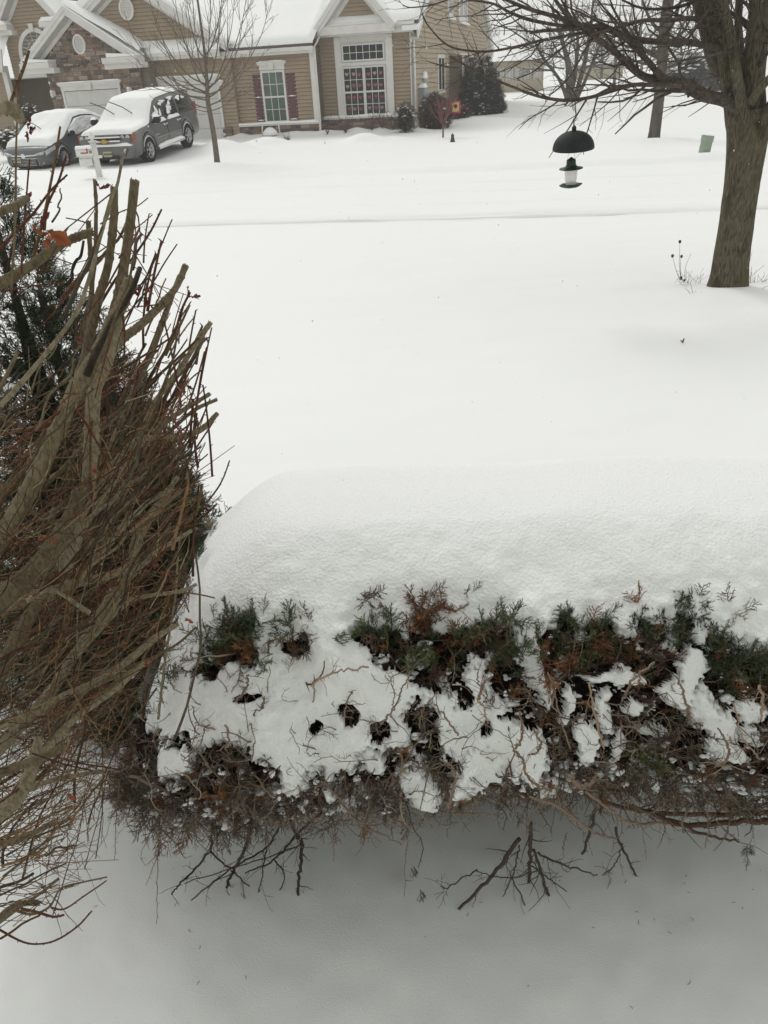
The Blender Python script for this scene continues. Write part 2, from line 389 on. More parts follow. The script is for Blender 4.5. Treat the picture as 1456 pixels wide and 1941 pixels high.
# frieze and pediment
m = MB(); m.box(-4.15, .12, -.38, -.3, 1.46, 1.66); m.box(-4.15, .12, -.3, 0, 1.44, 1.46)
m.box(-3.55, -.75, -.45, -.385, 1.44, 1.70); m.box(-3.95, -.62, -.58, -.452, 1.50, 1.80)
m.build('frieze', M['trim'], house, False, xf=UP)
mt_ = MB(); ms_ = MB(); msn = MB()
AP = (-2.29, 3.62)
rake(mt_, ms_, msn, -4.02, 1.72, *AP, -.6, -.1, .24, .07, 1.2)
rake(mt_, ms_, msn, -.56, 1.72, *AP, -.6, -.1, .24, .07, 1.2)
g = mt_.build('gable_trim', M['trim'], house, False, xf=UP); ms_.build('soffit', M['soffit'], g, False, xf=UP); msn.build('snow', M['snow_far'], g, False, xf=UP)
siding([(-3.95, 1.72), (-.62, 1.72), (-2.29, 3.5)], -.1, 'siding', name='gable_wall')
m = MB(); m.grid(np.array([[(-3.95, -.58, 1.81), (-.62, -.58, 1.81)], [(-3.9, -.5, 1.86), (-.7, -.5, 1.86)], [(-3.7, -.12, 2.0), (-.85, -.12, 2.0)]], float))
m.build('pediment_snow', M['snow_far'], house, xf=UP)
# corner posts, gutters
m = MB(); m.box(-.1, .05, -.05, .12, -1.6, 1.45); m.build('corner_board', M['trim'], house, False, xf=UP)
def downspout(pts, r=.045, matn='trim'):
    return MB().tube(pts, r, 4).build('downspout', M[matn], house, False, xf=UP)
downspout([(.05, -.42, 1.5), (.1, -.1, 1.35), (.1, -.08, -2.3)], .04)
# main roof (front slope) with its snow
RZ = lambda v: 1.12+.58*(v+1.45)
m = MB()
def slab(u0, u1, v0, v1, th, lift=0, top='roof'):
    a, b = RZ(v0)+lift, RZ(v1)+lift
    return [(u0, v0, a), (u1, v0, a), (u1, v1, b), (u0, v1, b), (u0, v0, a+th), (u1, v0, a+th), (u1, v1, b+th), (u0, v1, b+th)]
BOXF = np.array([(0, 3, 2, 1), (4, 5, 6, 7), (0, 1, 5, 4), (1, 2, 6, 5), (2, 3, 7, 6), (3, 0, 4, 7)])
m.add(slab(-12.5, -3.95, -1.42, 13.8, .1, 0), BOXF); m.add(slab(-3.95, .35, -.42, 13.8, .1, .0), BOXF)
roof = m.build('roof', M['shingle'], house, False, xf=UP)
def snowroof(u0, u1, v0, v1, th=.16, nu=90, nv=70, lift=.1, name='snow'):
    u = np.linspace(u0, u1, nu); v = np.linspace(v0, v1, nv); U, Vv = np.meshgrid(u, v, indexing='ij')
    e = smoothstep(0, .25, Vv-v0)*smoothstep(0, .2, U-u0)*smoothstep(0, .2, u1-U)
    Z = RZ(Vv)+lift+th*(e*.8+.2)*(1+.25*fbm(np.stack([U, Vv, 0*U], -1), .8, 3))
    G = np.stack([U, Vv, Z], -1)
    F0 = G[:, :1].copy(); F0[:, 0, 2] = RZ(v0)+lift-.01
    return MB().grid(np.concatenate([F0, G], 1)).build(name, M['snow_far'], roof, xf=UP)
snowroof(-12.4, -3.9, -1.4, 13.6); snowroof(-3.95, .38, -.38, 13.6)
# back slope so that the ridge is closed
m = MB(); zr = RZ(13.8); m.add([(-12.5, 13.8, zr), (.35, 13.8, zr), (.35, 27.2, .6), (-12.5, 27.2, .6), (-12.5, 13.8, zr+.15), (.35, 13.8, zr+.15), (.35, 27.2, .75), (-12.5, 27.2, .75)], BOXF)
m.build('rear_roof', M['snow_far'], house, False, xf=UP)
m = MB(); m.box(-3.9, .2, -.5, -.42, RZ(-.42)-.02, RZ(-.42)+.10); m.build('gutter', M['trim'], house, False, xf=UP)
# ---- section B (v = -1)
siding([(-8.0, -1.68), (-4.05, -1.68), (-4.05, 1.0), (-8.0, 1.0)], -1, 'siding')
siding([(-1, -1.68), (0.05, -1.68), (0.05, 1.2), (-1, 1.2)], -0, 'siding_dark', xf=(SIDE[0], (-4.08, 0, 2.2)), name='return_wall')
stones([(-8.4, -2.6), (-4.0, -2.6), (-4.0, -1.74), (-8.4, -1.74)], -1.05, name='stone_base')
m = MB(); m.box(-8.42, -3.98, -1.2, -1.0, -1.76, -1.69); m.build('stone_cap', M['trim'], house, False, xf=UP)
snowbar(-8.4, -4.0, -1.22, -1.04, -1.69, .08, seed=3)
m = MB(); m.box(-8.4, -3.9, -1.4, -1.34, .9, 1.14); m.box(-8.4, -3.92, -1.34, -1.0, .9, .92); m.box(-8.4, -3.9, -1.48, -1.402, 1.0, 1.14)
m.build('eave_fascia', M['trim'], house, False, xf=UP)
window(-6.39, -5.47, -1.58, .27, -1.0, 3, 2, .085, glass='glass_green')
header(-6.5, -5.36, .37, .28, -1.0)
def shutter(u0, u1, z0, z1, v):
    m = MB(); m.box(u0, u1, v-.035, v, z0, z1)
    zm = z0+(z1-z0)*.49
    for a, b in ((z0+.09, zm-.05), (zm+.05, z1-.09)):
        m.box(u0+.07, u1-.07, v-.05, v-.036, a, b); m.box(u0+.11, u1-.11, v-.062, v-.051, a+.05, b-.05)
    o = m.build('shutter', M['shutter'], house, False, xf=UP)
    for zz in (zm+.03, z0+.04): snowbar(u0+.04, u1-.04, v-.06, v-.036, zz, .035, o)
shutter(-6.88, -6.50, -1.6, .27, -1.0); shutter(-5.36, -4.93, -1.6, .25, -1.0)
m = MB(); m.box(-4.2, -4.0, -1.1, -.99, -1.68, .9); m.build('corner_board', M['trim'], house, False, xf=UP)
downspout([(-3.88, -.4, 1.55), (-3.92, -.75, 1.28), (-3.95, -1.1, 1.1), (-3.95, -1.1, -1.65), (-3.9, -1.3, -1.8), (-3.9, -1.34, -2.4)], .05)
downspout([(-8.02, -1.42, .98), (-8.0, -1.1, .75), (-8.0, -1.1, -1.68)], .055)
# ---- garage two (v = -1.2) with the big sided gable over it
siding([(-12.4, -2.6), (-7.7, -2.6), (-7.7, 1.0), (-12.4, 1.0)], -1.2, 'siding', name='wall')
stones([(-8.45, -2.6), (-8.02, -2.6), (-8.02, -1.74), (-8.45, -1.74)], -1.3, name='stone_base')
m = MB(); m.box(-12.3, -7.95, -1.75, -1.68, .98, 1.24); m.box(-12.3, -7.95, -1.68, -1.2, .98, 1.0); m.box(-12.3, -7.95, -1.84, -1.752, 1.1, 1.24)
m.build('eave_fascia', M['trim'], house, False, xf=UP)
def pent(u0, u1, v0, v1, z0, z1, name='pent_roof'):
    n = 60; u = np.linspace(u0, u1, n); v = np.linspace(0, 1, 10); U, T = np.meshgrid(u, v, indexing='ij')
    Z = z0+(z1-z0)*T+.13*smoothstep(0, .25, T)*(1+.3*fbm(np.stack([U*1.3, T, 0*U], -1), 1.5, 2))
    G = np.stack([U, v0+(v1-v0)*T, Z], -1)
    return MB().grid(G).build(name, M['snow_far'], house, xf=UP)
pent(-12.3, -7.9, -1.84, -1.2, 1.24, 1.6)
siding([(-16.0, 1.2), (-7.9, 1.2), (-12.1, 3.85)], -1.18, 'siding', name='gable_wall')
mt_ = MB(); ms_ = MB(); msn = MB(); AP = (-12.1, 4.25)
rake(mt_, ms_, msn, -7.5, 1.38, *AP, -1.6, -1.2, .28, .12, 3); rake(mt_, ms_, msn, -16.6, 1.38, *AP, -1.6, -1.2, .28, .3, 3)
g = mt_.build('gable_trim', M['trim'], house, False, xf=UP); ms_.build('soffit', M['soffit'], g, False, xf=UP); msn.build('snow', M['snow_far'], g, False, xf=UP)
def vent(u, z, v, rx, rz):
    th = np.linspace(0, 2*PI, 33)[:-1]; m = MB()
    m.prism([(u+rx*math.cos(t), z+rz*math.sin(t)) for t in th], v-.05, v-.005)
    o_, i_ = MB(), None
    R1 = [(u+rx*math.cos(t)*1.0, z+rz*math.sin(t)) for t in th]; R2 = [(u+rx*.74*math.cos(t), z+rz*.78*math.sin(t)) for t in th]
    V = [(a, v-.085, b) for a, b in R1]+[(a, v-.085, b) for a, b in R2]; n = 32
    m.add(V, np.array([(i, (i+1) % n, (i+1) % n+n, i+n) for i in range(n)]))
    m.add([(a, v-.085, b) for a, b in R1]+[(a, v-.05, b) for a, b in R1], np.array([(i, (i+1) % n, (i+1) % n+n, i+n) for i in range(n)]))
    for k in range(7):
        zz = z-rz*.66+k*rz*.2; hw = rx*.72*math.sqrt(max(0, 1-((zz-z+.02)/(rz*.78))**2))
        m.add([(u-hw, v-.085, zz), (u+hw, v-.085, zz), (u+hw, v-.052, zz+rz*.16), (u-hw, v-.052, zz+rz*.16)], np.array([(0, 1, 2, 3)]))
    return m.build('gable_vent', M['trim'], house, False, xf=UP)
vent(-12.13, 2.95, -1.24, .34, .42)
def garage(u0, u1, z0, z1, v, hdr=.3):
    c = .1
    for a, b in ((u0-c, u0), (u1, u1+c)): MB().box(a, b, v-.07, v, z0, z1+.02).build('garage_jamb', M['trim'], house, False, xf=UP)
    m = MB(); n = 4; H = (z1-z0)/n
    for i in range(n):
        a = z0+i*H; m.box(u0, u1, v-.03, v, a+.012, a+H-.004)
        k = 4; W = (u1-u0)/k
        for j in range(k):
            x = u0+j*W; m.box(x+.09, x+W-.09, v-.042, v-.031, a+.1, a+H-.1)
    m.build('garage_door', M['door_white'], house, False, xf=UP)
    o = header(u0-.12, u1+.12, z1+.02, hdr, v, 'garage_header')
    return o
garage(-11.5, -8.45, -2.35, -.02, -1.25)
# ---- garage one: stone gable (v = -2)
stones([(-16.2, -2.5), (-11.6, -2.5), (-11.6, 1.25), (-14.3, 2.85), (-16.2, 1.25)], -2.0)
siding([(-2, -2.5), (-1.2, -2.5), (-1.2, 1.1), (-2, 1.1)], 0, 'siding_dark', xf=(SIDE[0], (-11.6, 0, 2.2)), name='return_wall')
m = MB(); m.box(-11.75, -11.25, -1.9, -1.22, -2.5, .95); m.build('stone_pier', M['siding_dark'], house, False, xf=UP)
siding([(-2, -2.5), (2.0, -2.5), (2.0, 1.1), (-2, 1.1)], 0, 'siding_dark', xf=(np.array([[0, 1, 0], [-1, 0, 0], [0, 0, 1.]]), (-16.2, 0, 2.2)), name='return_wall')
mt_ = MB(); ms_ = MB(); msn = MB(); AP = (-14.35, 3.12)
rake(mt_, ms_, msn, -11.35, 1.2, *AP, -2.5, -2.0, .26, .04, 1); rake(mt_, ms_, msn, -17.0, 1.2, *AP, -2.5, -2.0, .26, .0, 1)
for (u0, u1, d) in ((-17.05, -15.6, 1), (-13.0, -11.3, 1)):
    mt_.box(u0, u1, -2.62, -2.0, .95, 1.17); mt_.box(u0+.1*(u0 < -15), u1+.12, -2.48, -2.0, .74, .95)
    msn.prism([(u0+.25, 1.18), (u1, 1.18), (u1, 1.24), (u0+.25, 1.34)], -2.62, -2.02)
g = mt_.build('gable_trim', M['trim'], house, False, xf=UP); ms_.build('soffit', M['soffit'], g, False, xf=UP); msn.build('snow', M['snow_far'], g, False, xf=UP)
# snowy roof behind the stone gable (right-hand slope seen from the road)
G = np.array([[(-14.4, v, 3.18+.1), (-13.4, v, 2.66), (-12.4, v, 2.12), (-11.2, v, 1.36)] for v in (-2.55, -2.4, -1.8, -1.15)]); G[0, :, 2] -= .12
G[:, :, 2] += .1
MB().grid(G).build('gable_roof_snow', M['snow_far'], house, xf=UP)
m = MB(); m.add([(-14.35, -2.5, 3.12), (-17.1, -2.5, 1.15), (-17.1, 3, 1.15), (-14.35, 3, 3.12)], np.array([(0, 1, 2, 3)])); m.build('roof', M['shingle'], house, False, xf=UP)
vent(-14.24, 1.76, -2.02, .3, .38)
garage(-15.48, -12.78, -2.4, -.0, -2.05)
def wall_lamp(u, z, v):
    m = MB(); m.box(u-.06, u+.06, v-.05, v, z-.1, z+.12); m.tube([(u, v-.03, z+.05), (u, v-.16, z+.12), (u, v-.2, z+.06)], .012, 5)
    m.lathe([(.0, .08), (.06, .07), (.08, .0), (.06, -.12), (.02, -.15), (0, -.15)], 10, (u, v-.2, z)); o = m.build('wall_lamp', M['trim'], house, xf=UP)
    MB().lathe([(.085, .06), (.07, .11), (0, .15)], 10, (u, v-.2, z)).build('snow', M['snow_far'], o, xf=UP)
wall_lamp(-16.0, -.05, -2.05); wall_lamp(-12.2, -.08, -2.05); wall_lamp(-8.2, -.02, -1.25)
# ---- entry section (v = 0.4) and the wing on the far left
V0 = .4
siding([(-19.6, .7), (-16.3, .7), (-16.3, 2.9), (-18.0, 4.6), (-19.6, 2.9)], V0, 'siding', name='entry_gable_wall')
mt_ = MB(); ms_ = MB(); msn = MB(); AP = (-17.95, 4.9)
rake(mt_, ms_, msn, -16.1, 2.85, *AP, V0-.5, V0, .26, .05, 3); rake(mt_, ms_, msn, -19.75, 2.85, *AP, V0-.5, V0, .26, .05, 3)
for (u0, u1) in ((-19.9, -18.95), (-17.25, -16.0)):
    mt_.box(u0, u1, V0-.6, V0, 2.62, 2.82); mt_.box(u0+.1, u1+.1, V0-.45, V0, 2.42, 2.62); msn.prism([(u0, 2.83), (u1, 2.83), (u1-.2, 3.0), (u0+.2, 3.0)], V0-.6, V0-.05)
g = mt_.build('gable_trim', M['trim'], house, False, xf=UP); ms_.build('soffit', M['soffit'], g, False, xf=UP); msn.build('snow', M['snow_far'], g, False, xf=UP)
m = MB(); m.add([(-17.0, V0-.1, 2.3), (-12.0, V0-.1, 2.3), (-12.0, 4.0, 5.6), (-17.0, 4, 5.6)], [np.array([(0, 1, 2, 3)])]); m.build('roof', M['shingle'], house, False, xf=UP)
# arched window
m = MB(); th = np.linspace(PI, 0, 25); c0 = (-18.0, 1.55); ro, ri = 1.0, .82; zb = 1.22
out = [(c0[0]+ro*math.cos(t), c0[1]+ro*1.12*math.sin(t)) for t in th]; inn = [(c0[0]+ri*math.cos(t), c0[1]+ri*1.15*math.sin(t)) for t in th]
out = [(c0[0]-ro, zb)]+out+[(c0[0]+ro, zb)]; inn = [(c0[0]-ri, zb)]+inn+[(c0[0]+ri, zb)]; n = len(out)
for vv in (V0-.09, V0-.005):
    m.add([(a, vv, b) for a, b in out]+[(a, vv, b) for a, b in inn], np.array([(i, i+1, i+1+n, i+n) for i in range(n-1)]))
for r_ in (out, inn): m.add([(a, V0-.09, b) for a, b in r_]+[(a, V0-.005, b) for a, b in r_], np.array([(i, i+1, i+1+n, i+n) for i in range(n-1)]))
for rr in (.28, .55):
    m.tube([(c0[0]+rr*math.cos(t), V0-.05, c0[1]+rr*1.15*math.sin(t)) for t in th], .014, 4)
for t in np.linspace(PI, 0, 8): m.tube([(c0[0]+.1*math.cos(t), V0-.05, c0[1]+.1*math.sin(t)), (c0[0]+ri*math.cos(t), V0-.05, c0[1]+ri*1.15*math.sin(t))], .013, 4)
m.prism([(c0[0]-.09, c0[1]+.96), (c0[0]+.09, c0[1]+.96), (c0[0]+.13, c0[1]+1.28), (c0[0]-.13, c0[1]+1.28)], V0-.16, V0-.091)
m.box(c0[0]-ro-.05, c0[0]+ro+.05, V0-.2, V0-.01, zb-.2, zb)
aw = m.build('arched_window', M['trim'], house, False, xf=UP)
MB().prism([(a, b) for a, b in inn][::-1], V0-.03, V0-.02).build('pane', M['glass_green'], aw, False, xf=UP)
m = MB(); m.box(-19.1, -16.25, V0-.25, V0+.1, .66, 1.02); m.build('entry_beam', M['trim'], house, False, xf=UP)
# entry recess, door and side walls
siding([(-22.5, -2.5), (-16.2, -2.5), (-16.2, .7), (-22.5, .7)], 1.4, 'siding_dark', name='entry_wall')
m = MB(); m.box(-20.5, -16.25, V0+.12, 1.35, .64, .7); m.build('entry_ceiling', M['soffit'], house, False, xf=UP)
m = MB(); m.box(-21.4, -20.4, 1.28, 1.34, -2.3, -.1); m.build('front_door', M['door_white'], house, False, xf=UP)
siding([(-24.5, -2.5), (-19.6, -2.5), (-19.6, 1.1), (-24.5, 1.1)], -.2, 'siding', name='wing_wall')
m = MB(); m.box(-19.72, -19.48, -.32, -.1, -2.5, .95); m.build('corner_board', M['trim'], house, False, xf=UP)
m = MB(); m.box(-24.5, -19.4, -.75, -.2, .95, 1.2); m.prism([(-20.0, .95), (-19.3, .95), (-19.1, 1.85), (-19.35, 1.9)], -.8, -.72); m.build('eave_fascia', M['trim'], house, False, xf=UP)
G = np.array([[(u, v, 1.2+.9*(v+.75)+.2*(v > -.7)) for v in (-.76, -.7, 0, 1.2)] for u in (-24.5, -22, -20.4, -19.35)]); MB().grid(G).build('wing_roof_snow', M['snow_far'], house, xf=UP)
# ---- right-hand side wall
siding([(0, -2.5), (26.6, -2.5), (26.6, .85), (13.8, 8.6), (0, 1.5)], 0, 'siding_side', xf=SIDE, name='side_wall', lap=.2)
mt_ = MB(); ms_ = MB(); msn = MB()
rake(mt_, ms_, msn, -.5, 1.45, 13.8, 9.0, -.3, 0, .3, .15, .3); rake(mt_, ms_, msn, 27.1, .9, 13.8, 9.0, -.3, 0, .3, .15, .3)
g = mt_.build('gable_trim', M['trim'], house, False, xf=SIDE); ms_.build('soffit', M['soffit'], g, False, xf=SIDE); msn.build('snow', M['snow_far'], g, False, xf=SIDE)
m = MB(); m.box(-.05, .12, -.06, .05, -2.5, 1.4); m.build('corner_board', M['trim'], house, False, xf=SIDE)
window(5.95, 7.6, -.85, .5, 0, 2, 1, .16, sash=False, xf=SIDE, mt=.16)
window(12.9, 15.6, 2.5, 4.3, 0, 2, 1, .25, sash=False, xf=SIDE, mt=.3)
window(9.1, 10.3, 2.5, 4.3, 0, 1, 1, .18, sash=False, xf=SIDE)
window(13.4, 15.5, -1.9, .5, 0, 2, 1, .25, xf=SIDE, mt=.2)
window(17.2, 18.6, -1.5, .5, 0, 1, 1, .25, xf=SIDE)
for (a, z) in ((12.65, 2.25), (8.95, 2.32)):
    snowbar(a, a+(3.2 if a > 10 else 1.6), -.25, -.02, z-.1, .12, xf=SIDE)
m = MB(); m.box(9.6, 11.3, -.75, 0, -2.5, .62); m.build('chimney_chase', M['siding_dark'], house, False, xf=SIDE)
MB().box(9.5, 9.62, -.8, -.7, -2.5, .6).build('chase_trim', M['trim'], house, False, xf=SIDE)
MB().box(11.28, 11.42, -.82, -.0, -2.5, .62).build('chase_trim', M['trim'], house, False, xf=SIDE)
# meter box and pipe on the side wall near the front corner
m = MB(); m.box(.9, 1.6, -.3, 0, -1.5, -.65); m.lathe([(0, -.42), (.16, -.4), (.17, -.3)], 16, (1.25, 0, -1.0), 'y'); m.tube([(1.0, -.1, -1.5), (1.0, -.1, -2.4)], .05, 6)
mb_ = m.build('electric_meter', M['metal_grey'], house, False, xf=SIDE); snowbar(.88, 1.62, -.32, 0, -.65, .16, mb_, SIDE)
m = MB(); m.box(1.9, 2.6, -.14, 0, -1.3, -.3); mb_ = m.build('meter_cabinet', M['metal_grey'], house, False, xf=SIDE); snowbar(1.88, 2.62, -.16, 0, -.3, .2, mb_, SIDE)
# ---- paper hearts in the tall window
def h2w(u, v, z):
    c, s = math.cos(TH), math.sin(TH); return (HO[0]+u*c+v*s, HO[1]-u*s+v*c, z)
th = np.linspace(0, 2*PI, 21)[:-1]
HP = [(.0052*16*math.sin(t)**3, .0052*(13*math.cos(t)-5*math.cos(2*t)-2*math.cos(3*t)-math.cos(4*t))) for t in th][::-1]
rows_ = ['top', 'second', 'third', 'bottom']; cols_ = ['leftmost', 'second', 'third', 'fourth', 'fifth', 'rightmost']
for r_ in range(4):
    zc = [.02, -.42, -.86, -1.3][r_]
    for c_ in range(6):
        uc = (-3.01+.83*(c_+.5)/3) if c_ < 3 else (-2.06+.82*(c_-2.5)/3)
        uc += random.uniform(-.02, .02); k = random.choice([1, 1, .85, 1.5]); grey = (.62, .5, 1.2)[0]
        colr = (1, 1, 1) if random.random() < .7 else (1.1, 3.2, 2.6)
        if r_ >= 2: colr = tuple(q*.75 for q in colr)
        p = h2w(uc, -.066-.09, zc+random.uniform(-.02, .02))
        mm = MB().prism(HP, -.002, .002, col=colr)
        c2, s2 = math.cos(TH), math.sin(TH)
        o = mm.build('paper_heart', M['heart'], smooth=False); o.location = p; o.rotation_euler = (0, random.uniform(-.15, .15), -TH)
        tag(o, 'pink paper heart, %s of six in the %s row of the tall bay window' % (cols_[c_], rows_[r_]), 'paper heart', 'paper hearts hung in the tall bay window')
# ================================================================ the two parked vehicles
M['suv_paint'] = mat('grey_brown_paint', (.085, .082, .078), .3, .5, var=(.11, .107, .10), vscale=2.5, coat=.4)
M['sedan_paint'] = mat('slate_paint', (.065, .07, .08), .3, .5, var=(.085, .09, .10), vscale=2.5, coat=.4)
M['rubber'] = mat('rubber', (.012, .012, .013), .85, .2)
M['rim'] = mat('alloy', (.50, .50, .50), .3, .6, metallic=.5, var=(.4, .4, .4), vscale=9)
M['chrome'] = mat('chrome', (.70, .70, .70), .18, .6, metallic=.85)
M['trim_dark'] = mat('black_trim', (.012, .012, .013), .6, .3)
M['car_glass'] = mat('car_glass', (.018, .02, .022), .05, .7)
M['lamp_clear'] = mat('clear_lamp', (.55, .56, .55), .12, .7, var=(.3, .31, .31), vscale=20)
M['amber'] = mat('amber_lens', (.28, .07, .025), .3, .5)
M['red_lens'] = mat('red_lens', (.28, .015, .015), .3, .5)
M['gold'] = mat('gold_badge', (.42, .27, .05), .35, .5, metallic=.3)
M['plate'] = mat('plate', (.42, .40, .25), .6, .3)
M['ink'] = mat('ink', (.03, .035, .06), .7, .2)
def interp(x, tab): return np.interp(x, [t[0] for t in tab], [t[1] for t in tab])
def car(name, label, origin, heading, pitch, roll, L, W, wheels, wr, belt, top, zb0, nose, paint, rimn, suv):
    """x forward, y left, z up from the tyre contact; built part by part under one Empty"""
    root = thing(name, label, 'suv' if suv else 'sedan', origin)
    root.rotation_euler = (roll, pitch, heading)
    xs = sorted(set(list(np.linspace(-L/2, L/2, 49))+[w_+d for w_ in wheels for d in np.linspace(-wr*1.22, wr*1.22, 15)]))
    xs = np.array(xs); ar = wr*1.2
    zb = np.full(len(xs), zb0)
    for w_ in wheels:
        d = np.abs(xs-w_); zb = np.where(d < ar, np.maximum(zb, wr+np.sqrt(np.maximum(ar**2-d**2, 0))), zb)
    zbelt = interp(xs, belt); zt = np.maximum(interp(xs, top), zbelt+.012)
    hw = W/2*interp(xs, nose); gh = np.clip((zt-zbelt)/.6, 0, 1)
    def ring(off=0., w_only=False):
        tw = hw*(1-.17*gh)
        r = [(hw*.93, zb), (hw, np.maximum(zb+.1, zb0+.12)), (hw*1.0+.008, np.maximum((zb+zbelt)/2, zb+.12)), (hw*.985, np.maximum(zbelt, zb+.14)),
             (tw+.03*gh, np.maximum(zt-.10*gh-.004, zbelt)), (tw-.05, zt), (tw*.5, zt+.03*gh+.015), (tw*0, zt+.035*gh+.02)]
        return r
    r = ring(); G = np.zeros((len(xs), 15, 3))
    for k, (y, z) in enumerate(r):
        G[:, k, 0] = xs; G[:, 14-k, 0] = xs; G[:, k, 1] = -y; G[:, 14-k, 1] = y; G[:, k, 2] = z; G[:, 14-k, 2] = z
    m = MB().grid(G)
    m.add(G[0], np.arange(15)[None].copy()); m.add(G[-1], np.arange(15)[::-1][None].copy())
    body = m.build('body', M[paint], root)
    # dark underside and wheel wells
    u = MB(); u.box(-L/2+.15, L/2-.15, -W/2+.22, W/2-.22, zb0-.05, zb0+.35); u.build('underbody', M['trim_dark'], root, False)
    for w_ in wheels:
        for sgn in (-1, 1):
            wh = MB(); wh.lathe([(wr*.62, -.11), (wr*.9, -.12), (wr, -.09), (wr*1.0, .09), (wr*.9, .12), (wr*.62, .11)], 28, (0, 0, 0), 'y')
            o = wh.build('wheel', M['rubber'], root); o.location = (w_, sgn*(W/2-.13), wr)
            rm = MB(); yo = sgn*.10
            rm.lathe([(wr*.64, yo), (wr*.6, yo+sgn*.015), (wr*.57, yo-sgn*.02), (wr*.5, yo-sgn*.05)], 28, (0, 0, 0), 'y')
            ns = 6 if suv else 10
            for k in range(ns):
                a = 2*PI*k/ns+.2; wv = .1 if suv else .05
                P = [(math.cos(a+d)*q*wr, yo+sgn*e, math.sin(a+d)*q*wr) for (d, q, e) in ((-wv*2.4, .12, .0), (wv*2.4, .12, .0), (wv*1.25, .6, -.0), (-wv*1.25, .6, -.0))]
                rm.add(P+[(p[0], p[1]-sgn*.03, p[2]) for p in P], BOXF)
            rm.lathe([(0, yo+sgn*.012), (wr*.16, yo+sgn*.01), (wr*.17, yo-sgn*.03)], 16, (0, 0, 0), 'y')
            rm.build('rim', M['rim'], o)
            dk = MB(); dk.lathe([(0, yo-sgn*.06), (wr*.6, yo-sgn*.06)], 24, (0, 0, 0), 'y'); dk.build('brake', M['trim_dark'], o)
            # snow lying on top of the tyre
            th = np.linspace(PI*.12, PI*.95, 14) if w_ > 0 else np.linspace(PI*.1, PI*.9, 14)
            Gs = np.array([[(math.cos(t)*q, y, math.sin(t)*q) for y, q in ((-.11, wr*1.0), (-.1, wr*1.10), (.1, wr*1.12), (.12, wr*1.0))] for t in th])
            MB().grid(Gs).build('snow', M['snow_far'], o)
    def side_pt(x, f, s, off=.012):
        # f: 0 at the belt, 1 at the roof edge of the side glass
        z0, z1 = interp(x, belt), interp(x, top); h = W/2*interp(x, nose); g_ = np.clip((z1-z0)/.6, 0, 1)
        y0, y1 = h*.985, h*(1-.17*g_)+.03*g_
        return (x, s*(y0+(y1-y0)*f+off), z0+(z1-.10*g_-z0)*f)
    return root, side_pt, G, xs, zt, zbelt, hw
def bow(m, c, hw, z, x, n=9):
    pass
# ---------------- SUV
tire = at(285, 304, 29.0); hd = PI/2-TH+PI     # faces the road
c_, s_ = math.cos(-PI/2-TH), math.sin(-PI/2-TH)
wheels = (-1.47, 1.50); L_, W_ = 5.13, 2.0
# near side of the SUV is its left side (+y); contact of the front left wheel stands at `tire`
fx = np.array([c_, s_]); fy = np.array([-s_, c_])
ctr = tire[:2]-fx*1.50-fy*(W_/2-.12)
belt = [(-2.57, 1.0), (-2.45, 1.12), (-.9, 1.14), (1.15, 1.13), (1.3, 1.15), (2.35, 1.04), (2.5, .92), (2.57, .8)]
top = [(-2.57, 1.05), (-2.5, 1.35), (-2.3, 1.79), (-2.0, 1.86), (-.6, 1.88), (.25, 1.84), (.5, 1.76), (1.25, 1.19), (1.4, 1.17), (2.35, 1.06), (2.5, .94), (2.57, .82)]
nose = [(-2.57, .93), (-2.4, .985), (-1.5, 1), (1.6, 1), (2.2, .985), (2.45, .95), (2.57, .90)]
suv, sp, G, xs, zt, zbl, hw = car('parked_suv', 'large grey suv, snow on its hood and roof, gold badge and raised wipers', (ctr[0], ctr[1], -2.12), -PI/2-TH, -math.radians(4.4)*-1, 0, L_, W_, wheels, .40, belt, top, .34, nose, 'suv_paint', 'rim', True)
def glass(root, sp, pts, name='side_window', s=1, off=.014, matn='car_glass', snow=None):
    m = MB(); P = [sp(x, f, s, off) for x, f in pts]; m.add(P, np.arange(len(P))[None].copy()); o = m.build(name, M[matn], root, False)
    return o
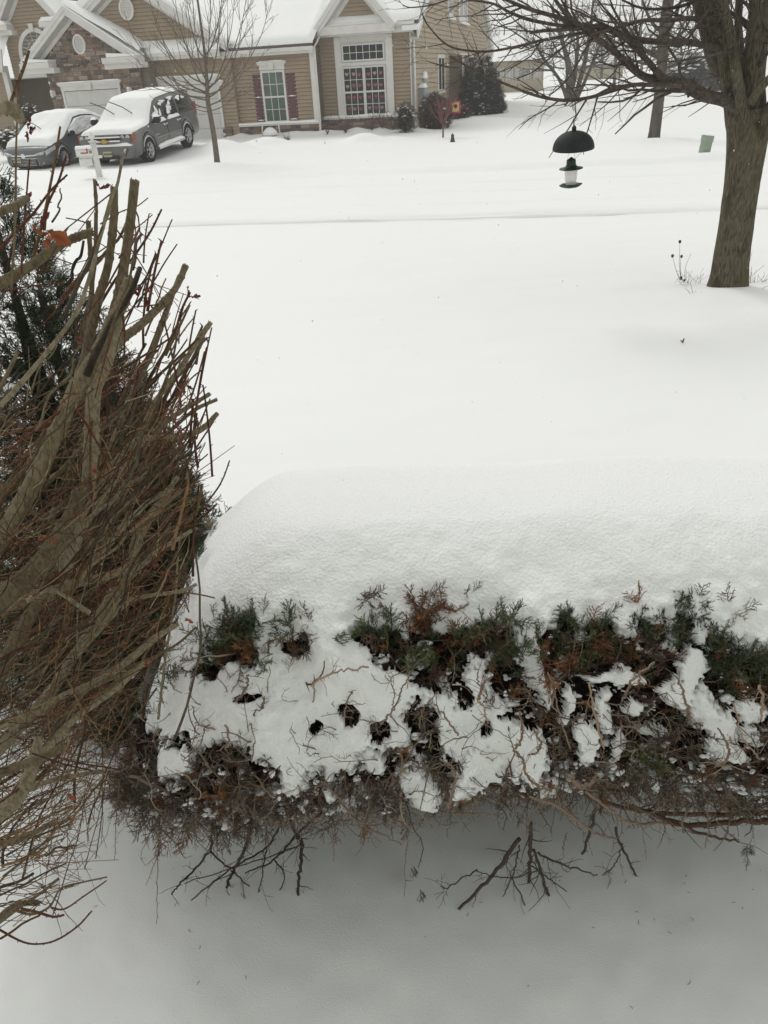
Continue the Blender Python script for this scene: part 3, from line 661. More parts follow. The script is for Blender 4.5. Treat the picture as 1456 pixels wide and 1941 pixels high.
for s in (-1, 1):
    a = glass(suv, sp, [(1.02, .04), (.1, .04), (.1, .93), (.42, .93)], s=s)
    b = glass(suv, sp, [(0.0, .04), (-.95, .04), (-.95, .93), (0.0, .93)], s=s)
    c = glass(suv, sp, [(-1.1, .04), (-2.2, .04), (-2.05, .93), (-1.1, .93)], s=s, matn='car_glass')
    for x0 in (.05, -1.02):
        MB().box(x0-.012, x0+.012, s*W_/2*.94-.0, s*(W_/2+.012), .55, 1.12).build('door_seam', M['trim_dark'], suv, False)
    # running board with its line of snow
    m = MB(); m.box(-1.0, 1.0, min(s*.9, s*1.06), max(s*.9, s*1.06), .33, .40); rb = m.build('running_board', M['chrome'], suv, False)
    snowbar(-1.0, 1.0, min(s*.9, s*1.07), max(s*.9, s*1.07), .40, .07, rb, xf=(I3, (0, 0, 0)))
    # mirror
    m = MB(); n_ = 10
    m.lathe([(0, -.13), (.09, -.12), (.115, 0), (.09, .12), (0, .13)], 12, (1.0, s*1.17, 1.24), 'x'); m.box(.95, 1.03, min(s*.95, s*1.1), max(s*.95, s*1.1), 1.14, 1.2)
    mi = m.build('mirror', M['trim_dark'], suv); snowbar(.88, 1.12, s*1.17-.1, s*1.17+.1, 1.33, .08, mi, xf=(I3, (0, 0, 0)))
    for x0 in (.2, -.85):
        m = MB(); m.tube([(x0-.1, s*1.0, .98), (x0-.08, s*1.04, .99), (x0+.08, s*1.04, .99), (x0+.1, s*1.0, .98)], .014, 5); dh = m.build('door_handle', M['chrome'], suv)
        for d in (-.09, .1): MB().lathe([(0, .04), (.03, .03), (.035, 0)], 8, (x0+d, s*1.03, 1.0)).build('snow', M['snow_far'], dh)
    # body side moulding, badge, fender lip
    m = MB(); m.box(-.95, 1.0, min(s*1.0, s*1.022), max(s*1.0, s*1.022), .68, .70); m.build('side_moulding', M['chrome'], suv, False)
    m = MB(); m.box(.72, 1.0, min(s*1.0, s*1.018), max(s*1.0, s*1.018), .76, .80); m.build('badge', M['chrome'], suv, False)
    for w_ in wheels:
        th = np.linspace(.05, PI-.05, 20); m = MB(); m.tube([(w_+.49*math.cos(t), s*1.0, .40+.49*math.sin(t)) for t in th], .03, 6); m.build('wheel_arch', M['suv_paint'], suv)
        Gw = np.array([[(w_+q*math.cos(t), s*y_, .40+q*math.sin(t)) for q, y_ in ((.475, .985), (.475, .7))] for t in th]); MB().grid(Gw).build('wheel_well', M['trim_dark'], suv)
    # lights
    yl = s*.74
    m = MB(); m.box(2.36, 2.475, yl-.23, yl+.17, .82, 1.02); hl = m.build('headlight', M['trim_dark'], suv, False)
    for q in (-.13, .06): MB().lathe([(0, 2.50), (.07, 2.495), (.085, 2.47)], 16, (0, yl+q, .93), 'x').build('lamp', M['lamp_clear'], hl)
    MB().box(2.3, 2.49, min(s*.925, s*.985), max(s*.925, s*.985), .80, 1.03).build('indicator', M['amber'], suv, False)
    MB().box(-2.52, -2.36, min(s*.88, s*.965), max(s*.88, s*.965), .98, 1.4).build('tail_light', M['red_lens'], suv, False)
    MB().lathe([(0, 2.615), (.06, 2.61), (.07, 2.56)], 14, (0, s*.68, .56), 'x').build('fog_lamp', M['lamp_clear'], suv)
    Pw = [(1.33, s*.18-.1, 1.2), (1.1, s*.18, 1.62), (.98, s*.18+.05, 1.86)]
# grille
m = MB(); m.box(2.42, 2.555, -.55, .55, .72, 1.0); gr = m.build('grille', M['trim_dark'], suv, False)
m = MB(); m.box(2.5, 2.60, -.58, .58, .95, .99); m.build('chrome_bar', M['chrome'], gr, False); m = MB(); m.box(2.5, 2.60, -.58, .58, .72, .75); m.build('chrome_bar', M['chrome'], gr, False)
m = MB(); m.box(2.5, 2.59, -.56, .56, .835, .875); m.build('chrome_bar', M['chrome'], gr, False)
m = MB(); m.prism([(-.16, -.028), (-.07, -.028), (-.06, -.06), (.06, -.06), (.07, -.028), (.16, -.028), (.14, .028), (.07, .028), (.06, .06), (-.06, .06), (-.07, .028), (-.18, .028)], 2.592, 2.625, axis='x')
m.build('badge', M['gold'], gr, False, xf=(I3, (0, 0, .855)))
# bumper with snow lip, lower dark grille, plate
m = MB(); th = np.linspace(-1, 1, 21)
Gb = np.array([[(2.60-.16*abs(t)**3, t*.97, z) for z in (.30, .38, .62, .70)] for t in th]); Gb[:, 0, 0] -= .1; Gb[:, 3, 0] -= .1
m.grid(Gb); m.build('bumper', M['suv_paint'], suv)
snowbar(-.95, .95, -2.60, -2.44, .70, .07, suv, xf=(np.array([[0, -1, 0], [1, 0, 0], [0, 0, 1.]]), (0, 0, 0)))
MB().box(2.4, 2.615, -.42, .42, .32, .42).build('lower_grille', M['trim_dark'], suv, False)
pl = MB().box(2.617, 2.632, -.12, .18, .40, .56).build('number_plate', M['plate'], suv, False)
m = MB()
for k, (a, b) in enumerate(((-.53, .035), (-.48, .03), (-.43, .03), (-.38, .03), (-.33, .03), (-.29, .02))): m.box(2.633, 2.636, a+.44, a+.44+b, .45, .51)
m.build('lettering', M['ink'], pl, False)
for y0 in (-.35, .33):
    MB().tube([(1.0, y0, 1.45), (1.2, y0-.22, 1.68), (1.3, y0-.42, 1.79), (1.32, y0-.62, 1.87)], .015, 5).build('wiper', M['trim_dark'], suv)
# snow on hood, windshield and roof: one drifted shell
def car_snow(root, xs_, top, nose, W, thick, x0, x1, ny=25, rag=.05, seed=0, side=0.):
    X = np.linspace(x0, x1, 90); Y = np.linspace(-1, 1, ny); XX, YY = np.meshgrid(X, Y, indexing='ij')
    z1 = interp(X, top); h = W/2*interp(X, nose); z0 = interp(X, belt_); g_ = np.clip((z1-z0)/.6, 0, 1); tw = h*(1-.17*g_)-.0
    # smooth the profile as a drift would
    k = np.hanning(13); k /= k.sum(); zs = np.convolve(np.pad(z1, 6, 'edge'), k, 'valid')
    zs = np.maximum(zs, z1)
    w_ = (tw+side)[:, None]*YY*(1+.02*vnoise(np.stack([XX*3, YY*2, XX*0+seed], -1)))
    e = np.sqrt(np.maximum(0, 1-np.abs(YY)**5)); ex = np.minimum(1, np.minimum((XX-x0)/.12, (x1-XX)/.10))
    T = thick*e*np.sqrt(np.clip(ex, 0, 1))*(1+.35*fbm(np.stack([XX, YY, 0*XX+seed], -1), 1.6, 3))
    Z = zs[:, None]+T-.02+.02*(1-YY**2)
    return MB().grid(np.stack([XX+.0*XX, w_, Z], -1)).build('snow', M['snow_far'], root)
belt_ = belt
car_snow(suv, xs, top, nose, W_, .11, -2.35, 2.42, seed=2)
# clinging snow on the side glass
m = MB(); R = random.Random(5)
def blob(m, c, rx, rz, s, d=.03, n=14, seed=0):
    th = np.linspace(0, 2*PI, n+1)[:-1]
    q = [1+.3*math.sin(3*t+seed)+.15*math.sin(5*t+seed*2) for t in th]
    V = [(c[0], c[1]+s*d, c[2])]+[(c[0]+rx*.6*math.cos(t)*k, c[1]+s*d*.8, c[2]+rz*.6*math.sin(t)*k) for t, k in zip(th, q)]+[(c[0]+rx*math.cos(t)*k, c[1]-s*.01, c[2]+rz*math.sin(t)*k) for t, k in zip(th, q)]
    m.add(V, [np.array([(0, 1+i, 1+(i+1) % n) for i in range(n)]), np.array([(1+i, 1+n+i, 1+n+(i+1) % n, 1+(i+1) % n) for i in range(n)])])
for s in (-1, 1):
    for (x, f, rx, rz) in ((.75, .35, .14, .22), (.5, .55, .12, .17), (.3, .35, .07, .12), (-.45, .5, .2, .16), (-.3, .3, .15, .1), (.1, .78, .12, .07), (-.1, .85, .2, .06), (-1.3, .8, .16, .10), (-1.7, .82, .14, .09), (-.7, .88, .2, .07)):
        m2 = MB(); blob(m2, sp(x, f, s, .015), rx, rz, s, seed=x*9); m2.build('snow', M['snow_far'], suv)
    for (a, b) in ((.12, 1.0), (-.95, -.02)):
        y_ = .985*s; snowbar(a, b, min(y_, y_+s*.07), max(y_, y_+s*.07), 1.12, .09, suv, xf=(I3, (0, 0, 0)), seed=a)
# ---------------- sedan
belt = [(-2.3, .82), (-2.1, .98), (-1.2, .97), (.8, .92), (1.0, .9), (1.7, .80), (2.15, .68), (2.3, .52)]
top = [(-2.3, .86), (-2.15, 1.02), (-1.9, 1.06), (-.9, 1.40), (-.3, 1.46), (.2, 1.44), (1.1, .98), (1.3, .92), (1.8, .84), (2.15, .70), (2.3, .54)]
nose = [(-2.3, .86), (-2.0, .97), (-1, 1), (1.2, 1), (1.8, .97), (2.1, .88), (2.3, .72)]
tire2 = at(122, 311, 29.2); Ws = 1.8
wheels2 = (-1.35, 1.35)
ctr2 = tire2[:2]-fx*1.35-fy*(Ws/2-.12)
sedan, sp2, G2, xs2, zt2, zb2, hw2 = car('parked_sedan', 'low dark slate sedan, windows and hood buried in snow, left of the suv', (ctr2[0], ctr2[1], -2.16), -PI/2-TH, math.radians(4.0), 0, 4.6, Ws, wheels2, .33, belt, top, .24, nose, 'sedan_paint', 'rim', False)
belt_ = belt
car_snow(sedan, xs2, top, nose, Ws, .17, -2.2, 1.95, seed=9, side=.02)
for s in (-1, 1):
    glass(sedan, sp2, [(.95, .04), (-1.5, .04), (-.9, .9), (.2, .9)], s=s, name='side_window')
    # snow plastered on the side glass
    Xg = np.linspace(-1.75, .78, 60); Fg = np.linspace(-.12, 1.15, 26); Gs = np.zeros((60, 26, 3))
    for i, x in enumerate(Xg):
        for j, f in enumerate(Fg):
            ff = f*(1 if True else 1); p = sp2(x, min(f, 1.0), s, 0); e = min(1, (j)/3., (25-j)/2.+.3, i/3., (59-i)/3.)
            n_ = float(fbm(np.array([[x*1.2, f*2.5, 3.3+s]]), 2.2, 3)[0]); Gs[i, j] = (p[0], p[1]+s*(.015+.06*max(0, e)*(1+n_)), p[2]+(max(0, f-1))*.1+.0)
            if j < 6: Gs[i, j, 2] += .08*n_+.03; Gs[i, j, 1] += s*.0
    MB().grid(Gs).build('snow', M['snow_far'], sedan)
    m = MB(); m.lathe([(0, -.09), (.06, -.08), (.085, 0), (.06, .09), (0, .1)], 12, (.78, s*1.02, 1.0), 'x'); m.box(.74, .82, min(s*.85, s*1.0), max(s*.85, s*1.0), .93, .97)
    m.build('mirror', M['trim_dark'], sedan)
    # headlight wrapping the corner
    Gh = []
    for x in np.linspace(1.72, 2.16, 9):
        h = Ws/2*float(interp(x, nose)); zz = float(interp(x, belt)); Gh.append([(x, s*(h*.985+.012), zz-.15+.04*(2.16-x)), (x+.01, s*(h*1.0+.015), zz-.07), (x, s*(h*.97+.012), zz-.015)])
    MB().grid(np.array(Gh)).build('headlight', M['lamp_clear'], sedan)
    m = MB(); m.prism([(s*.45, .60), (s*.74, .66), (s*.70, .56), (s*.47, .54)][::s], 2.16, 2.285, axis='x'); m.build('headlight', M['lamp_clear'], sedan, False)
    MB().lathe([(0, 2.28), (.055, 2.27), (.06, 2.2)], 12, (0, s*.62, .32), 'x').build('fog_lamp', M['lamp_clear'], sedan)
    for w_ in wheels2:
        th = np.linspace(.02, PI-.02, 20); m = MB(); m.tube([(w_+.405*math.cos(t), s*.9, .33+.405*math.sin(t)) for t in th], .022, 6); m.build('wheel_arch', M['sedan_paint'], sedan)
        Gw = np.array([[(w_+q*math.cos(t), s*y_, .33+q*math.sin(t)) for q, y_ in ((.395, .885), (.395, .62))] for t in th]); MB().grid(Gw).build('wheel_well', M['trim_dark'], sedan)
m = MB(); m.tube([(2.2, -.72, .60), (2.30, -.4, .555), (2.325, 0, .54), (2.30, .4, .555), (2.2, .72, .60)], .022, 6); m.build('grille_bar', M['chrome'], sedan)
m = MB(); m.lathe([(0, .02), (.07, .015), (.08, 0)], 16, (0, 0, 0), 'x'); m.build('badge', M['chrome'], sedan, xf=(I3, (2.34, 0, .545)))
m = MB()
for k in range(5): m.tube([(2.315, -.42, .26+k*.045), (2.335, 0, .26+k*.045), (2.315, .42, .26+k*.045)], .008, 4)
m.tube([(2.3, -.5, .24), (2.31, -.5, .47), (2.335, 0, .48), (2.31, .5, .47), (2.3, .5, .24)], .012, 4)
m.build('lower_grille', M['chrome'], sedan); MB().box(2.2, 2.305, -.48, .48, .23, .47).build('grille_recess', M['trim_dark'], sedan, False)
pl = MB().box(2.345, 2.36, -.40, -.12, .36, .50).build('number_plate', M['plate'], sedan, False)
m = MB()
for k in range(5): m.box(2.361, 2.364, -.38+k*.052, -.35+k*.052, .40, .46)
m.build('lettering', M['ink'], pl, False)
MB().tube([(.95, .1, 1.1), (1.15, -.1, 1.35), (1.2, -.3, 1.47)], .013, 5).build('wiper', M['trim_dark'], sedan)
# ================================================================ street furniture
mp = atz(190, 338, -2.25)
mp = np.array([mp[0], mp[1]]); mz = gzs(*mp)
mailbox = thing('mailbox', 'white mailbox with a red flag on a finial topped post by the road', 'mailbox', (mp[0], mp[1], mz-.42), rot=math.radians(-8))
mailbox.scale = (.88, .88, .88)
M['white_plastic'] = mat('white_plastic', (.72, .72, .68), .5, .3, var=(.66, .66, .62), vscale=6)
M['red_paint'] = mat('red_flag', (.42, .02, .03), .5, .3)
m = MB(); m.box(-.075, .075, -.075, .075, 0, 1.52); m.box(-.1, .1, -.1, .1, 1.52, 1.56); m.box(-.13, .13, -.13, .13, 0, .2)
m.lathe([(.07, 1.56), (.05, 1.6), (.1, 1.66), (.09, 1.72), (.03, 1.78), (0, 1.83)], 16); m.build('post', M['white_plastic'], mailbox)
m = MB(); th = np.linspace(0, PI, 13); prof = [(.13*math.cos(t), .12+.13*math.sin(t)) for t in th]; prof = [(.13, 0)]+prof+[(-.13, 0)]
n = len(prof); V = [(-.58, a, b+1.12) for a, b in prof]+[(-.02, a, b+1.12) for a, b in prof]
m.add(V, [np.arange(n)[None].copy(), np.arange(2*n-1, n-1, -1)[None].copy(), np.array([(i, i+n, (i+1) % n+n, (i+1) % n) for i in range(n)])]); bx_ = m.build('box', M['white_plastic'], mailbox, False)
dr = MB().box(-.6, -.582, -.12, .12, 1.13, 1.33).build('door', M['soffit'], mailbox, False)
m = MB(); m.box(-.42, -.17, -.142, -.132, 1.20, 1.235); m.box(-.21, -.17, -.142, -.132, 1.235, 1.35); m.build('flag', M['red_paint'], mailbox, False)
m = MB()
for k in range(2): m.box(-.12+k*.05, -.09+k*.05, -.136, -.132, 1.2, 1.28)
m.build('numbers', M['ink'], mailbox, False)
m = MB(); m.box(-.55, .2, -.06, .06, 1.04, 1.115); m.build('arm', M['white_plastic'], mailbox, False)
m = MB(); m.box(-.55, -.1, -.1, .1, .84, .87); m.box(-.55, -.1, -.1, -.085, .87, 1.035); m.box(-.55, -.1, .085, .1, .87, 1.035); m.build('newspaper_tube', M['white_plastic'], mailbox, False)
MB().box(-.545, -.53, -.084, .084, .872, 1.034).build('tube_opening', mat('tube_inside', (.20, .15, .09), .8), mailbox, False)
Gs = np.array([[(x, .145*math.cos(t), 1.24+.145*math.sin(t)+.045*math.sin(t)) for t in np.linspace(.5, PI-.5, 9)] for x in np.linspace(-.6, -.02, 8)]); MB().grid(Gs).build('snow', M['snow_far'], mailbox)
# utility pedestal
ub = atz(1334, 291, -2.2); uz = gzs(ub[0], ub[1])
util = thing('utility_box', 'pale green utility pedestal leaning in the snow behind the right hand tree', 'utility box', (ub[0], ub[1], uz-.1))
util.scale = (.88, .88, .88); util.rotation_euler = (0, math.radians(7), math.radians(12))
m = MB(); m.prism([(-.125, 0), (.125, 0), (.125, .53), (-.125, .53)], -.1, .1); m.prism([(-.135, .40), (.135, .40), (.135, .56), (-.135, .56)], -.11, .11); m.build('cover', M['box_green'], util, False)
snowbar(-.12, .12, -.1, .1, .56, .03, util, xf=(I3, (0, 0, 0)))
# garden flag, stake
gf = atz(864, 224, -2.1); gf = at(864, 212, 37.0)
flag = thing('garden_flag', 'small cream garden flag with a red border and brown flower', 'garden flag', (gf[0], gf[1], -2.1), rot=-TH)
fz = at(864, 191, 37.0)[2]+2.1
m = MB(); m.tube([(-.26, 0, 0), (-.26, 0, fz+.02), (.2, 0, fz+.02)], .014, 5); m.build('pole', M['trim_dark'], flag)
fh = .46
MB().box(-.21, .2, -.004, .004, fz-fh, fz).build('cloth', mat('flag_red', (.45, .05, .06), .8, vcol=False), flag, False)
MB().box(-.15, .14, -.009, -.005, fz-fh+.06, fz-.06).build('panel', mat('flag_cream', (.55, .43, .24), .8), flag, False)
m = MB()
for k in range(8):
    a = k*PI/4; m.prism([(.09*math.cos(a-.3), .09*math.sin(a-.3)), (.13*math.cos(a), .13*math.sin(a)), (.09*math.cos(a+.3), .09*math.sin(a+.3)), (0, 0)], -.013, -.010)
m.build('petals', mat('petal', (.55, .22, .02), .8), flag, False, xf=(I3, (0, 0, fz-fh/2+.03)))
MB().lathe([(0, -.016), (.07, -.015), (.07, -.012)], 14, (0, 0, fz-fh/2+.03), 'y').build('flower_eye', mat('eye_brown', (.06, .02, .01), .8), flag)
st = atz(858, 264, -2.12)
o = MB().lathe([(.11, -.05), (.07, .06), (.05, .16), (.06, .2), (.02, .26), (0, .27)], 10).build('garden_light', M['bark_dark']); o.location = (st[0], st[1], gzs(st[0], st[1]))
tag(o, 'tiny dark garden light poking out of the snow right of the red shrub', 'garden light')
# white garden chair nearly buried under the shuttered window
cp = np.array(h2w(-6.0, -1.9, -2.0))
chair = thing('garden_chair', 'white garden chair nearly buried in snow beneath the shuttered window', 'chair', tuple(cp), rot=-TH)
for s in (-1, 1):
    MB().tube([(s*.42, .1, -.2), (s*.38, .12, .25), (s*.34, .16, .36)], .03, 6).build('back_post', M['trim'], chair)
MB().lathe([(.02, .22), (.14, .19), (.27, .08), (.33, -.04), (.25, -.1)], 20, (0, 0, 0)).build('snow', M['snow_far'], chair)
m = MB(); m.lathe([(.25, -.1), (.27, -.08), (.28, -.05)], 20); m.build('seat', M['trim'], chair)
# ================================================================ trees
def perp(d):
    a = rng.normal(size=3); a -= a.dot(d)*d; return a/np.linalg.norm(a)
def limb_pts(p0, d, L, n, wig, bend):
    # wandering polyline; bend is a steady pull
    P = [np.array(p0)]; d = np.array(d, float); d /= np.linalg.norm(d); st = L/(n-1)
    for i in range(n-1):
        d = d+rng.normal(size=3)*wig+np.asarray(bend)*st; d /= np.linalg.norm(d); P.append(P[-1]+d*st)
    return np.array(P)
def twigs(m, P, R, dens, lmin, lmax, ang, bend, lev, wig=.10, sides=4, rmin=.0022, side_dir=None, t0=.1, ratio=.55, col=None, lim=None):
    """grow side shoots along the limb P (radii R)"""
    seg = np.linalg.norm(np.diff(P, axis=0), axis=1); L = seg.sum(); cum = np.concatenate([[0], np.cumsum(seg)])
    n = max(1, int(L*dens*(1-t0))) if L*dens*(1-t0) > rng.random() else 0
    for s in np.sort(rng.uniform(t0, 1, n))*L:
        i = min(np.searchsorted(cum, s)-1, len(P)-2); i = max(i, 0); f = (s-cum[i])/seg[i]
        p = P[i]+(P[i+1]-P[i])*f; r = (R[i]+(R[i+1]-R[i])*f)*ratio; d = (P[i+1]-P[i])/seg[i]
        q = perp(d)
        if side_dir is not None: q = q+np.asarray(side_dir)*.8; q /= np.linalg.norm(q)
        a = ang*rng.uniform(.7, 1.25); dd = d*math.cos(a)+q*math.sin(a)
        l = rng.uniform(lmin, lmax)*(1.15-.6*s/L); r = max(min(r, l*.022+.0008), rmin)
        k = max(4, int(l/.10)) if lev > 0 else max(3, int(l/.14)); k = min(k, 9)
        Q = limb_pts(p, dd, l, k, wig, bend); RR = np.linspace(r, max(rmin*.7, r*.35), k)
        if lim is not None and Q[:, 2].max() > lim: 
            Q = Q[Q[:, 2] < lim+.3]
            if len(Q) < 3: continue
            RR = RR[:len(Q)]
        m.tube(Q, RR, sides if lev > 0 else 3, col=col, cap=False)
        if lev > 0: twigs(m, Q, RR, dens*1.25, lmin*.5, lmax*.5, ang, bend, lev-1, wig, sides, rmin, side_dir, .15, .6, col, lim)
# ---------------- the near maple with the feeder
Yt = 8.45
def pl(pts, Y0=Yt):
    """(px, py, width px[, distance]) -> world polyline and radii"""
    P, R = [], []
    for q in pts:
        Y = q[3] if len(q) > 3 else Y0; p = at(q[0], q[1], Y); dep = p[1]*math.cos(PITCH)-p[2]*math.sin(PITCH); P.append(p); R.append(q[2]*dep/F/2)
    A = spline(np.column_stack([P, R]), max(8, len(pts)*6)); return A[:, :3], np.maximum(A[:, 3], .001)
b0 = at(1378, 545, Yt); zb_ = gzs(b0[0], b0[1])
near = thing('maple_tree', 'big forked bare maple trunk with low sweeping branches holding the bird feeder', 'tree', (b0[0], b0[1], zb_))
def kid(m, name, mt, o, **k):
    ob = m.build(name, M[mt], o, **k); ob.matrix_parent_inverse = Matrix.Translation(-Vector(o.location)) if not k.get('xf') else ob.matrix_parent_inverse; return ob
# trunk: fluted, with flare
def trunk_mesh(m, P, R, seed=0, flute=.07, segs=40):
    n = len(P); T = np.gradient(P, axis=0); T /= np.linalg.norm(T, axis=1)[:, None]; A = np.cross(T, [0, 1., 0]); A /= np.linalg.norm(A, axis=1)[:, None]; B = np.cross(T, A)
    th = np.arange(segs)*2*PI/segs; ring = A[:, None]*np.cos(th)[None, :, None]+B[:, None]*np.sin(th)[None, :, None]
    Lh = np.concatenate([[0], np.cumsum(np.linalg.norm(np.diff(P, axis=0), axis=1))])
    q = np.stack([np.cos(th)[None]*1.2+0*Lh[:, None], np.sin(th)[None]*1.2+0*Lh[:, None], Lh[:, None]*.5+0*th[None]+seed], -1)
    q2 = np.stack([np.cos(th)[None]*7+0*Lh[:, None], np.sin(th)[None]*7+0*Lh[:, None], Lh[:, None]*2.0+0*th[None]+seed], -1)
    RR = R[:, None]*(1+flute*vnoise(q, 1.3)+.026*vnoise(q2, 1.0)+.022*vnoise(q2*np.array([1.6, 1.6, 3.0]), 1.3))
    m.grid(P[:, None]+ring*RR[..., None], closed=True)
tm = MB()
TP, TR = pl([(1374, 566, 92), (1377, 549, 76), (1381, 525, 67), (1385, 490, 63), (1393, 440, 62), (1401, 380, 62), (1408, 330, 64), (1413, 290, 68), (1417, 250, 74), (1419, 225, 76), (1420, 205, 66)])
A = spline(np.column_stack([TP, TR]), 160); trunk_mesh(tm, A[:, :3], A[:, 3], segs=120)
stems = [
 [(1410, 280, 44), (1400, 235, 44), (1394, 190, 42), (1385, 140, 36), (1376, 90, 34), (1362, 40, 32), (1350, 0, 32), (1330, -60, 28), (1290, -200, 20)],
 [(1412, 240, 26, 8.3), (1404, 190, 22, 8.28), (1396, 140, 19, 8.26), (1388, 80, 17, 8.25), (1375, 20, 16, 8.25), (1362, -40, 15, 8.2), (1340, -160, 10, 8.2)],
 [(1420, 270, 50), (1428, 210, 46), (1428, 150, 42), (1434, 90, 41), (1440, 30, 40), (1445, -40, 38), (1460, -200, 26)],
 [(1408, 200, 20, 8.7), (1410, 150, 15, 8.75), (1404, 90, 14, 8.8), (1400, 40, 14, 8.8), (1404, -20, 14, 8.85), (1415, -120, 9, 8.9)],
 [(1425, 270, 42, 8.4), (1450, 235, 38, 8.3), (1475, 195, 34, 8.2), (1510, 140, 30, 8.1), (1560, 20, 22, 8.0)],
 [(1398, 205, 26, 8.75), (1376, 160, 25, 8.8), (1352, 110, 25, 8.85), (1338, 60, 23, 8.9), (1324, 10, 20, 8.95), (1300, -60, 16, 9.0)],
 [(1425, 190, 16, 8.2), (1440, 170, 15, 8.0), (1462, 145, 14, 7.9)],
]
SP = []
for i, s_ in enumerate(stems):
    P, R = pl(s_); A = spline(np.column_stack([P, R]), 90); trunk_mesh(tm, A[:, :3], A[:, 3], seed=5+i*3, segs=60); SP.append((P, R))
# knots
for (x, y, r) in ((1400, 224, 9), (1434, 232, 7), (1425, 195, 8), (1372, 62, 6)):
    c = at(x, y, Yt-.2); rr = r*8.5/F/2
    th = np.linspace(0, 2*PI, 13); tm.tube([(c[0]+rr*math.cos(t), c[1]-.0, c[2]+rr*1.3*math.sin(t)) for t in th], rr*.45, 6)
kid(tm, 'trunk', 'bark', near)
limbs = [
 [(1402, 208, 26), (1372, 190, 26), (1335, 182, 25), (1313, 172, 23), (1290, 163, 19), (1260, 152, 18, 8.4), (1225, 147, 16), (1200, 131, 15, 8.35), (1163, 97, 13, 8.3), (1119, 63, 12, 8.25), (1078, 31, 9, 8.2), (1053, 0, 7, 8.15), (1020, -50, 5, 8.1)],
 [(1396, 190, 22, 8.5), (1350, 182, 20, 8.3), (1329, 172, 17, 8.3), (1306, 156, 15, 8.3), (1262, 149, 14, 8.3), (1225, 112, 12, 8.3), (1188, 75, 11, 8.3), (1141, 53, 9.5, 8.3), (1103, 47, 9, 8.3), (1063, 34, 9, 8.3), (1000, 16, 8, 8.3), (952, -4, 7, 8.3), (900, -25, 5, 8.3)],
 [(1290, 160, 13, 8.3), (1250, 161, 10, 8.2), (1203, 161, 8, 8.1), (1156, 169, 7.5, 8.05), (1125, 183, 7.5, 8.0), (1078, 190, 7.5, 7.95), (1037, 186, 6.5, 7.9), (1000, 176, 6, 7.9), (976, 166, 5.5, 7.9), (928, 147, 5, 7.9), (890, 128, 4, 7.9), (851, 106, 3, 7.9)],
 [(1390, 96, 15, 8.6), (1351, 88, 14), (1297, 79, 13), (1235, 78, 12, 8.4), (1188, 69, 11, 8.4), (1157, 56, 10, 8.3), (1119, 52, 9, 8.3), (1063, 56, 7, 8.3), (1030, 58, 7, 8.3), (1005, 62, 6, 8.3)],
 [(1130, 58, 8, 8.3), (1095, 64, 7, 8.2), (1063, 70, 6.5, 8.1), (1024, 77, 6, 8.1), (976, 89, 5.5, 8.0), (928, 97, 5, 8.0), (890, 96, 4.5, 8.0), (856, 89, 4, 8.0), (832, 72, 3.5, 8.0), (808, 43, 3, 8.0), (800, 25, 2.4, 8.0)],
 [(1157, 57, 9, 8.4), (1096, 52, 8, 8.5), (1048, 46, 7, 8.6), (1000, 36, 7, 8.7), (964, 22, 6, 8.7), (938, 8, 5, 8.8), (900, 1, 4, 8.8), (860, -3, 3.4, 8.9), (820, 9, 3, 8.9), (779, 14, 2.4, 8.9), (763, 9, 1.8, 8.9)],
 [(1350, -15, 9, 8.9), (1297, 10, 7, 8.8), (1250, 17, 6, 8.7), (1213, 14, 5, 8.7), (1180, 0, 4, 8.6)],
 [(1345, 50, 11, 8.9), (1316, 35, 10), (1266, 38, 9), (1219, 39, 8), (1166, 53, 7, 8.3), (1135, 62, 6, 8.2), (1090, 75, 4, 8.1), (1040, 112, 3.6, 8.0), (1012, 135, 3.2, 7.9), (980, 149, 2.6, 7.9)],
 [(1388, 97, 6, 8.2), (1365, 100, 5, 8.1), (1345, 106, 4.5, 8.0), (1310, 111, 4, 8.0), (1275, 117, 3, 8.0), (1255, 116, 2, 8.0)],
 [(1135, 60, 6, 8.3), (1112, 90, 4, 8.2), (1082, 142, 3.4, 8.1), (1058, 168, 3, 8.05), (1040, 182, 2, 8.0)],
 [(1200, 131, 6, 8.3), (1180, 110, 5, 8.2), (1162, 140, 3, 8.1), (1125, 168, 2.5, 8.1), (1090, 172, 2, 8.1)],
 [(1203, 161, 6, 8.1), (1165, 172, 5, 8.1), (1130, 183, 4, 8.1), (1100, 187, 3, 8.1), (1070, 187, 2.4, 8.0)],
 [(1225, 112, 6, 8.3), (1215, 90, 5, 8.4), (1190, 60, 5, 8.5), (1165, 20, 4, 8.6), (1150, -20, 3, 8.6)],
 [(1119, 62, 6, 8.3), (1090, 40, 5, 8.5), (1070, 10, 4.5, 8.6), (1050, -30, 3.6, 8.7)],
 [(870, 128, 3.2, 7.9), (850, 127, 3.4, 7.9), (830, 122, 2.8, 7.9), (814, 117, 1.8, 7.9)],
 [(1300, 80, 5, 8.4), (1320, 50, 4.5, 8.3), (1345, 15, 4, 8.2), (1360, -15, 3, 8.2)],
 [(1078, 190, 6, 7.95), (1074, 196, 4, 7.9), (1071, 200, 3, 7.88)],
]
bm = MB(); tw = MB()
LP = []
for s_ in limbs:
    P, R = pl(s_, 8.35); R = R*.88; A = spline(np.column_stack([P, R]), len(P)*2); trunk_mesh(bm, A[:, :3], A[:, 3], seed=len(LP), segs=14, flute=.12); LP.append((P, R))
